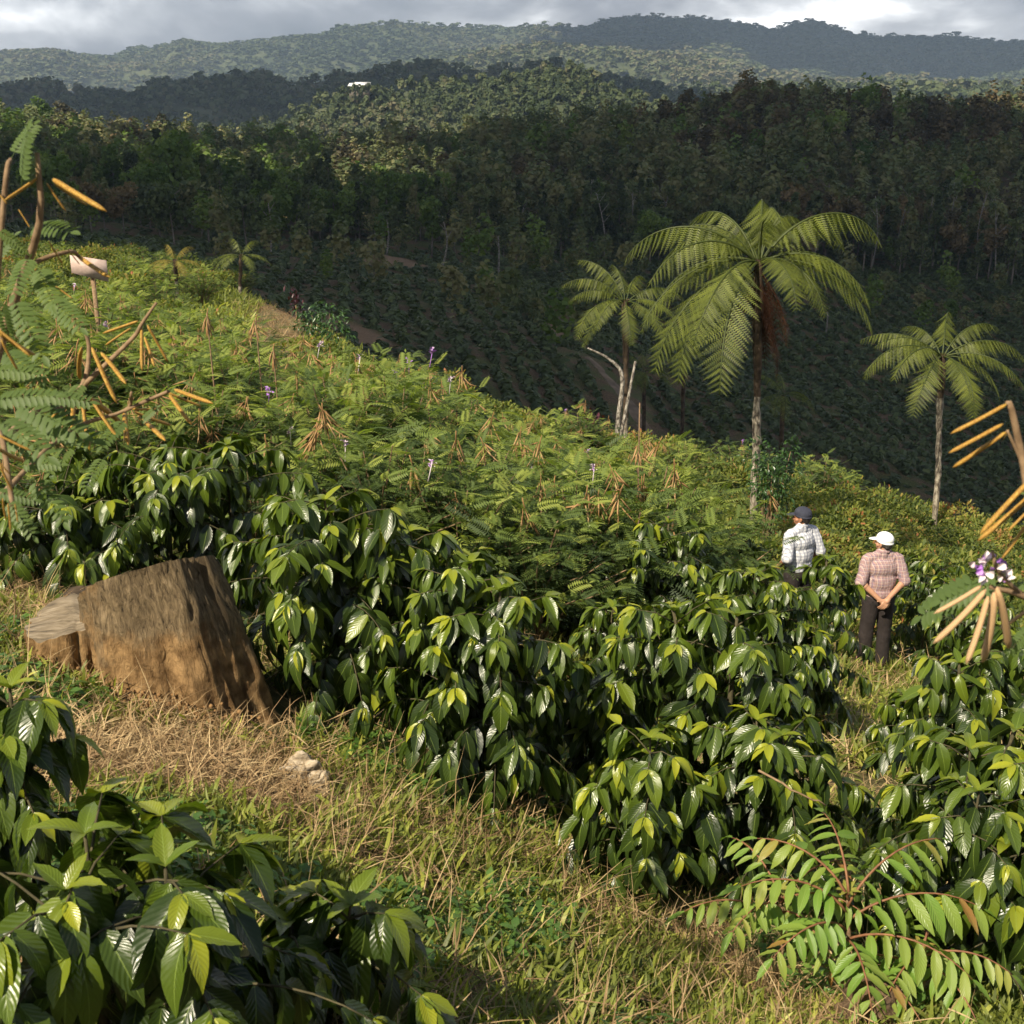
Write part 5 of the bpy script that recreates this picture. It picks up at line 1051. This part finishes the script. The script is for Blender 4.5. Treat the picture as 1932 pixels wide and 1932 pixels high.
M['trouser'] = noisemat('dark_trouser_cloth', [(.3,(.018,.014,.014)),(.7,(.035,.028,.027))], scale=8, rough=.9, bump=.6, dist=.03)
M['capw'] = noisemat('white_cap_cloth', [(.3,(.74,.77,.78)),(.7,(.82,.84,.85))], scale=10, rough=.8, bump=.15)
M['capn'] = noisemat('navy_cap_cloth', [(.3,(.025,.028,.045)),(.7,(.05,.055,.08))], scale=10, rough=.85, bump=.15)
M['leather'] = noisemat('dark_leather', [(.3,(.015,.012,.01)),(.7,(.04,.03,.025))], scale=20, rough=.6, bump=.2)
M['shirt1'] = plaid('pink_plaid_shirt', (.36,.235,.21), [('x',22,0,.42,(.28,.18,.21),.6),('z',18,.2,.25,(.34,.22,.25),.4),('x',26,.55,.12,(.16,.15,.22),.75),('z',24,.62,.12,(.2,.18,.25),.65),('x',26,.8,.08,(.62,.54,.5),.7),('z',24,.85,.08,(.62,.54,.5),.6)], 1, 1)
M['shirt2'] = plaid('white_blue_plaid_shirt', (.7,.71,.74), [('x',24,0,.45,(.3,.32,.4),.6),('z',24,.1,.45,(.3,.32,.4),.55),('x',24,.7,.1,(.13,.14,.2),.5)], 1, 1)
def hand(parent_prims, c, fd, pal, side, curl, L_=.085):
    """palm ellipsoid and five fingers as capsules; c wrist, fd finger direction, pal palm normal, side towards the thumb"""
    c, fd, pal, side = map(lambda v: Vector(v), (c, fd, pal, side)); fd.normalize(); pal.normalize(); side.normalize()
    w = c+fd*.045; parent_prims.append(('c', c, c+fd*.03, .026, .028))
    for k, (o_, ln) in enumerate(((.031,.9),(.011,1.0),(-.010,.95),(-.029,.75))):
        parent_prims.append(('c', c+fd*.015+side*o_*.7, c+fd*.085+side*o_, .014, .0105))
        p = c+fd*.085+side*o_; d = fd.copy(); r0 = .0098
        for s_, l in enumerate((.04,.026,.02)):
            d = (d+pal*curl*(.7+.3*s_)).normalized(); q = p+d*l*ln; parent_prims.append(('c', p, q, r0, r0*.9)); p = q; r0 *= .9
    p = c+fd*.03+side*.025; d = (side*.8+fd*.6+pal*.2).normalized()
    for l, r_ in ((.04,.0135),(.03,.011),(.022,.0095)):
        q = p+d*l; parent_prims.append(('c', p, q, r_, r_*.9)); p = q; d = (d+fd*.5+pal*.25).normalized()
def head_prims(yaw=0, c=(0,.0,1.575)):
    Rz = Matrix.Rotation(yaw, 3, 'Z'); C = Vector(c); f = lambda v: C+Rz@Vector(v); pr = []
    pr += [('e', f((0,-.012,.02)), (.074,.093,.1), (0,0,yaw)), ('e', f((0,.03,-.045)), (.055,.062,.07), (0,0,yaw)), ('e', f((0,.062,-.085)), (.026,.022,.02), (0,0,yaw))]
    pr += [('c', f((0,.085,.005)), f((0,.112,-.03)), .011, .016), ('e', f((.013,.098,-.034)), (.009,.01,.008)), ('e', f((-.013,.098,-.034)), (.009,.01,.008)), ('c', f((-.035,.078,.022)), f((.035,.078,.022)), .016, .016), ('c', f((-.02,.086,-.06)), f((.02,.086,-.06)), .008, .008), ('c', f((-.02,.083,-.07)), f((.02,.083,-.07)), .009, .009)]
    for s_ in (-1,1): pr += [('e', f((s_*.079,-.005,-.012)), (.011,.022,.034), (.2,0,yaw+s_*.35)), ('e', f((s_*.03,.078,.004)), (.015,.011,.011)), ('e', f((s_*.045,.05,-.03)), (.024,.03,.025))]
    return pr, f
def man(name_label, x, y, z, yaw, head_yaw, cap_m, shirt_m, skin_m, hair_m, height=1.72, behind=True, s=1.0, lean=0):
    o = thing('person', name_label, 'person', (x,y,z), yaw, None, s)
    pr, hf = head_prims(head_yaw)
    pr += [('c',(0,-.012,1.40),(0,-.008,1.53),.062,.056), ('e',(0,0,1.27),(.165,.1,.15)), ('c',(-.15,0,1.385),(.15,0,1.385),.055,.055), ('c',(-.06,-.01,1.42),(.06,-.01,1.42),.05,.05), ('e',(0,.01,1.08),(.14,.1,.16)), ('e',(0,.0,.93),(.155,.11,.12))]
    for s_ in (-1,1):
        pr += [('c',(s_*.085,0,.9),(s_*.1,.012,.5),.083,.056), ('c',(s_*.1,.012,.5),(s_*.105,-.01,.09),.056,.038), ('e',(s_*.1,-.03,.38),(.05,.055,.12)), ('c',(s_*.105,-.02,.045),(s_*.125,.12,.035),.04,.035)]
        S_ = (s_*.185,-.005,1.375); E_ = (s_*.262,-.075,1.115)
        if behind: W_ = (s_*.045,-.185,.915+.02*(s_>0))
        else: W_ = (s_*.2,.12,.95)
        pr += [('c',S_,E_,.05,.042), ('c',E_,W_,.042,.027), ('e',(E_[0]*.8+W_[0]*.2,E_[1]*.8+W_[1]*.2-.005,E_[2]*.8+W_[2]*.2),(.043,.043,.043))]
    if behind:
        hand(pr, (-.045,-.185,.915), (.75,-.05,-.55), (.2,1,0), (.4,-.1,1), .55)     # left hand
        hand(pr, (.045,-.20,.935), (-.62,-.25,-.8), (0,.9,.1), (-.8,.1,.5), .45)
    else:
        for s_ in (-1,1): hand(pr, (s_*.2,.12,.95), (0,.5,-.8), (-s_,0,0), (0,1,.3), .4)
    body = solid('body', pr, .0055, M[skin_m], o, 2)
    # shirt
    sp_ = [('e',(0,-.005,1.27),(.198,.132,.16)), ('c',(-.155,-.003,1.39),(.155,-.003,1.39),.064,.064), ('c',(-.07,-.012,1.425),(.07,-.012,1.425),.058,.058), ('e',(0,-.005,1.1),(.18,.135,.2)), ('e',(0,-.005,.95),(.182,.135,.14)), ('c',(0,-.012,1.43),(0,-.01,1.475),.072,.066)]
    for s_ in (-1,1): sp_ += [('c',(s_*.18,-.004,1.372),(s_*.235,-.055,1.2),.068,.07), ('c',(s_*.235,-.055,1.2),(s_*.262,-.078,1.115),.07,.073)]
    def wr(V):
        n_ = fbm(V[:,0]*14+V[:,2]*9, V[:,2]*6-V[:,0]*9+V[:,1]*8, 3)*.014+.003; d = norm(V*[1,1,0]+1e-6); V = V+d*n_[:,None]; return V
    sh = solid('shirt', sp_, .009, M[shirt_m], o, 5, wr); 
    if behind: cutz(sh, lo=.885)
    cr = solid('collar', [('c',(-.035,-.052,1.478),(.035,-.052,1.478),.026,.026), ('c',(.035,-.052,1.478),(.066,0,1.475),.026,.022), ('c',(-.035,-.052,1.478),(-.066,0,1.475),.026,.022)], .007, M[shirt_m], o, 2)
    tp2 = [('e',(0,0,.93),(.178,.133,.13)), ('e',(0,-.045,.88),(.15,.1,.1))]
    for s_ in (-1,1): tp2 += [('c',(s_*.085,-.005,.87),(s_*.104,.004,.5),.108,.088), ('c',(s_*.104,.004,.5),(s_*.11,-.012,.06),.088,.078)]
    tr = solid('trousers', tp2, .009, M['trouser'], o, 5, wr); cutz(tr, .045, .985)
    obj('belt', mesh('belt', (lambda a: geo(np.concatenate([np.column_stack([np.cos(a)*.181, np.sin(a)*.136-.003, np.full(40,z_)]) for z_ in (.955,.99)]), [np.stack([np.arange(40),(np.arange(40)+1)%40,40+(np.arange(40)+1)%40,40+np.arange(40)],1)]))(np.linspace(0,6.283,40,endpoint=False)), M['leather'], True), o) if not behind else None
    for s_ in (-1,1): solid('shoe', [('c',(s_*.105,-.045,.045),(s_*.112,.06,.04),.046,.044), ('c',(s_*.112,.06,.04),(s_*.128,.15,.03),.044,.034)], .008, M['leather'], o, 2)
    Rm = Matrix.Rotation(head_yaw, 3, 'Z'); 
    hr = solid('hair', [('e', hf((0,-.026,.014)), (.08,.088,.088), (0,0,head_yaw)), ('e', hf((0,-.062,-.03)), (.062,.04,.045), (0,0,head_yaw))], .006, M[hair_m], o, 2)
    cp = [('e', hf((0,-.01,.052)), (.092,.108,.082), (.08,0,head_yaw)), ('e', hf((0,-.012,.02)), (.0935,.109,.03), (.12,0,head_yaw)), ('e', hf((0,.115,.022)), (.066,.085,.009), (-.18,0,head_yaw)), ('c', hf((0,-.01,.132)), hf((0,-.01,.136)), .009, .007)]
    cap_ = solid('cap', cp, .0055, M[cap_m], o, 2)
    return o
b = at(1645,1252,14.5); z_ = float(H(b[0],14.5))
man('man in white cap and pink plaid shirt standing with hands clasped behind his back', b[0], 14.5, b[2]-.01, R(4), R(38), 'capw','shirt1','skin','hairg', s=1.03)
b = at(1507,1058,14.9); top = at(1500,952,14.9)[2]
man('man in navy cap and white checked shirt looking left behind the coffee bushes', b[0], 14.9, top-1.77, R(30), R(32), 'capn','shirt2','skin2','hair', behind=False, s=1.02)
tm = mesh('ground_mound', geo([[0,0,0]]*3, [[0,1,2]]), M['ground']) if False else None
HAZE = 1.4e-4
# ------------------------------------------------------------ camera, light, sky, haze, clouds
cam = bpy.data.cameras.new('camera'); co = obj('camera', cam); co.rotation_euler = (R(90)-TH, 0, 0)
cam.lens = 45; cam.sensor_width = 36; cam.clip_end = 9000; cam.clip_start = .05
cam.dof.use_dof = True; cam.dof.focus_distance = 11; cam.dof.aperture_fstop = 13
sc.camera = co
SE, SA = R(47), R(40)     # sun elevation; azimuth to the left of straight behind the camera
S3 = np.array([-math.sin(SA)*math.cos(SE), -math.cos(SA)*math.cos(SE), math.sin(SE)])
sun = bpy.data.lights.new('sun', 'SUN'); sun.energy = 5; sun.angle = R(.53); sun.color = (1,.88,.68)
so = obj('sun', sun); so.rotation_euler = Vector(-S3).to_track_quat('-Z', 'Y').to_euler()
w = bpy.data.worlds.new('World'); sc.world = w; w.use_nodes = True; nt = w.node_tree; nt.nodes.clear()
out = nt.nodes.new('ShaderNodeOutputWorld'); bg = N(nt, 'Background'); bg.inputs['Strength'].default_value = .82
sky = N(nt, 'TexSky', sky_type='NISHITA', sun_disc=False, sun_elevation=SE, sun_rotation=math.atan2(S3[0], S3[1]))
tc = N(nt, 'TexCoord'); mp = N(nt, 'Mapping'); mp.inputs['Scale'].default_value = (1,1,1.9); mp.inputs['Location'].default_value = (2.9,1.5,.96)
nt.links.new(tc.outputs['Generated'], mp.inputs[0])
nz = N(nt, 'TexNoise', i_Scale=6.5, i_Detail=7.0, i_Roughness=.5, i_Distortion=.25); nt.links.new(mp.outputs[0], nz.inputs['Vector'])
cc = ramp(nt, nz.outputs['Fac'], [(.38,(.19,.2,.225)),(.49,(.32,.325,.35)),(.555,(.52,.525,.54)),(.6,(.85,.85,.85)),(.65,(1.5,1.48,1.45))])
sk = N(nt, 'MixRGB', blend_type='MULTIPLY'); sk.inputs[0].default_value = 1; sk.inputs[2].default_value = (.07,.07,.07,1); nt.links.new(sky.outputs[0], sk.inputs[1])
n2 = N(nt, 'TexNoise', i_Scale=1.7, i_Detail=5.0); nt.links.new(mp.outputs[0], n2.inputs['Vector'])
sp = N(nt, 'SeparateXYZ'); nt.links.new(tc.outputs['Generated'], sp.inputs[0])
cov = math_(nt, 'SUBTRACT', math_(nt, 'ADD', n2.outputs['Fac'], .5), math_(nt, 'MULTIPLY', sp.outputs[2], .75))
cf = ramp(nt, cov, [(.5,(0,0,0)),(.7,(1,1,1))])
mx = N(nt, 'MixRGB'); nt.links.new(cf, mx.inputs[0]); nt.links.new(sk.outputs[0], mx.inputs[1]); nt.links.new(cc, mx.inputs[2])
nt.links.new(mx.outputs[0], bg.inputs['Color']); nt.links.new(bg.outputs[0], out.inputs[0])
sc.view_settings.view_transform = 'Standard'; sc.view_settings.look = 'None'; sc.view_settings.exposure = .72; sc.view_settings.gamma = 1
# haze
hz = bpy.data.materials.new('haze_air'); hz.use_nodes = True; nt = hz.node_tree; nt.nodes.clear(); o_ = nt.nodes.new('ShaderNodeOutputMaterial')
pv = N(nt, 'VolumePrincipled'); pv.inputs['Color'].default_value = (.55,.72,.98,1); pv.inputs['Density'].default_value = HAZE; pv.inputs['Anisotropy'].default_value = .1
nt.links.new(pv.outputs[0], o_.inputs['Volume'])
bx = [[a,b,c] for c in (-64,200) for b in (-25,3950) for a in (-3300,3300)]
if HAZE: tag(obj('haze', mesh('haze', geo(bx, [[0,2,3,1],[4,5,7,6],[0,1,5,4],[2,6,7,3],[0,4,6,2],[1,3,7,5]]), hz)), 'pale blue haze filling the air over the valley and hills', 'haze', kind='stuff')
# clouds: added out of view, shaped so their shadows darken chosen land
M['shade_cloud'] = bpy.data.materials.new('shade_cloud_white'); M['shade_cloud'].use_nodes = True; nt = M['shade_cloud'].node_tree
nt.nodes['Principled BSDF'].inputs['Base Color'].default_value = (.85,.86,.88,1); nt.nodes['Principled BSDF'].inputs['Roughness'].default_value = 1
def inpoly(x, y, poly):
    c = False; n = len(poly)
    for i in range(n):
        x0,y0 = poly[i]; x1,y1 = poly[i-1]
        if (y0 > y) != (y1 > y) and x < (x1-x0)*(y-y0)/(y1-y0)+x0: c = not c
    return c
def puff(sd):
    r_ = np.random.default_rng(sd); bm = bmesh.new(); bmesh.ops.create_icosphere(bm, subdivisions=3, radius=1)
    V = np.array([v.co[:] for v in bm.verts]); Fc = np.array([[v.index for v in f.verts] for f in bm.faces]); bm.free()
    V *= (1+.3*fbm(V[:, 0]*2+sd, V[:, 1]*2+V[:, 2]*1.7, 3))[:, None]; return geo(V, Fc)
PUFF = [puff(i) for i in range(4)]
def shade_cloud(poly, alt, zg, rad, seed):
    """poly: where its shadow falls on the land"""
    r_ = np.random.default_rng(seed); p = np.array(poly, float); gs = []
    for x in np.arange(p[:,0].min(), p[:,0].max(), rad*.8):
        for y in np.arange(p[:,1].min(), p[:,1].max(), rad*.8):
            a, b = x+r_.normal()*rad*.2, y+r_.normal()*rad*.2
            if not inpoly(a, b, poly): continue
            if seed == 1 and a < -6 and b > 200 and r_.random() < .75: continue  # gaps cut to let sun onto the left wood
            k = (alt-zg)/S3[2]; s_ = rad*r_.uniform(.7,1.05)
            gs.append(inst(PUFF[r_.integers(4)], np.array([[a+S3[0]*k, b+S3[1]*k, alt+rad*1.0+r_.normal()*rad*.15]]), basis([[math.cos(a),math.sin(a),0]], [[0,0,1]]), np.array([[s_,s_,s_*.75]]), 0.))
    tag(obj('shade_cloud', mesh('shade_cloud', gs, M['shade_cloud'], True)), kind='structure')
shade_cloud([(-70,92),(-35,75),(-16,62),(-4,52),(6,46),(14,48),(26,52),(60,50),(130,60),(170,200),(160,270),(104,272),(96,345),(20,350),(-40,345),(-110,300),(-150,240),(-110,120)], 420, -20, 13, 1)
shade_cloud([(-700,800),(-100,760),(90,860),(120,1060),(-100,1120),(-700,1120)], 520, -20, 45, 2)
shade_cloud([(40,2150),(300,2350),(600,2300),(1500,2200),(1500,3100),(250,3100),(60,2700)], 900, 20, 90, 3)
sc.render.use_persistent_data = False
c = sc.cycles; c.max_bounces = 6; c.diffuse_bounces = 3; c.glossy_bounces = 2; c.transmission_bounces = 3; c.transparent_max_bounces = 4; c.volume_bounces = 1
c.use_adaptive_sampling = True; c.adaptive_threshold = .02; c.use_denoising = True; c.sample_clamp_indirect = 5
c.volume_step_rate = 1
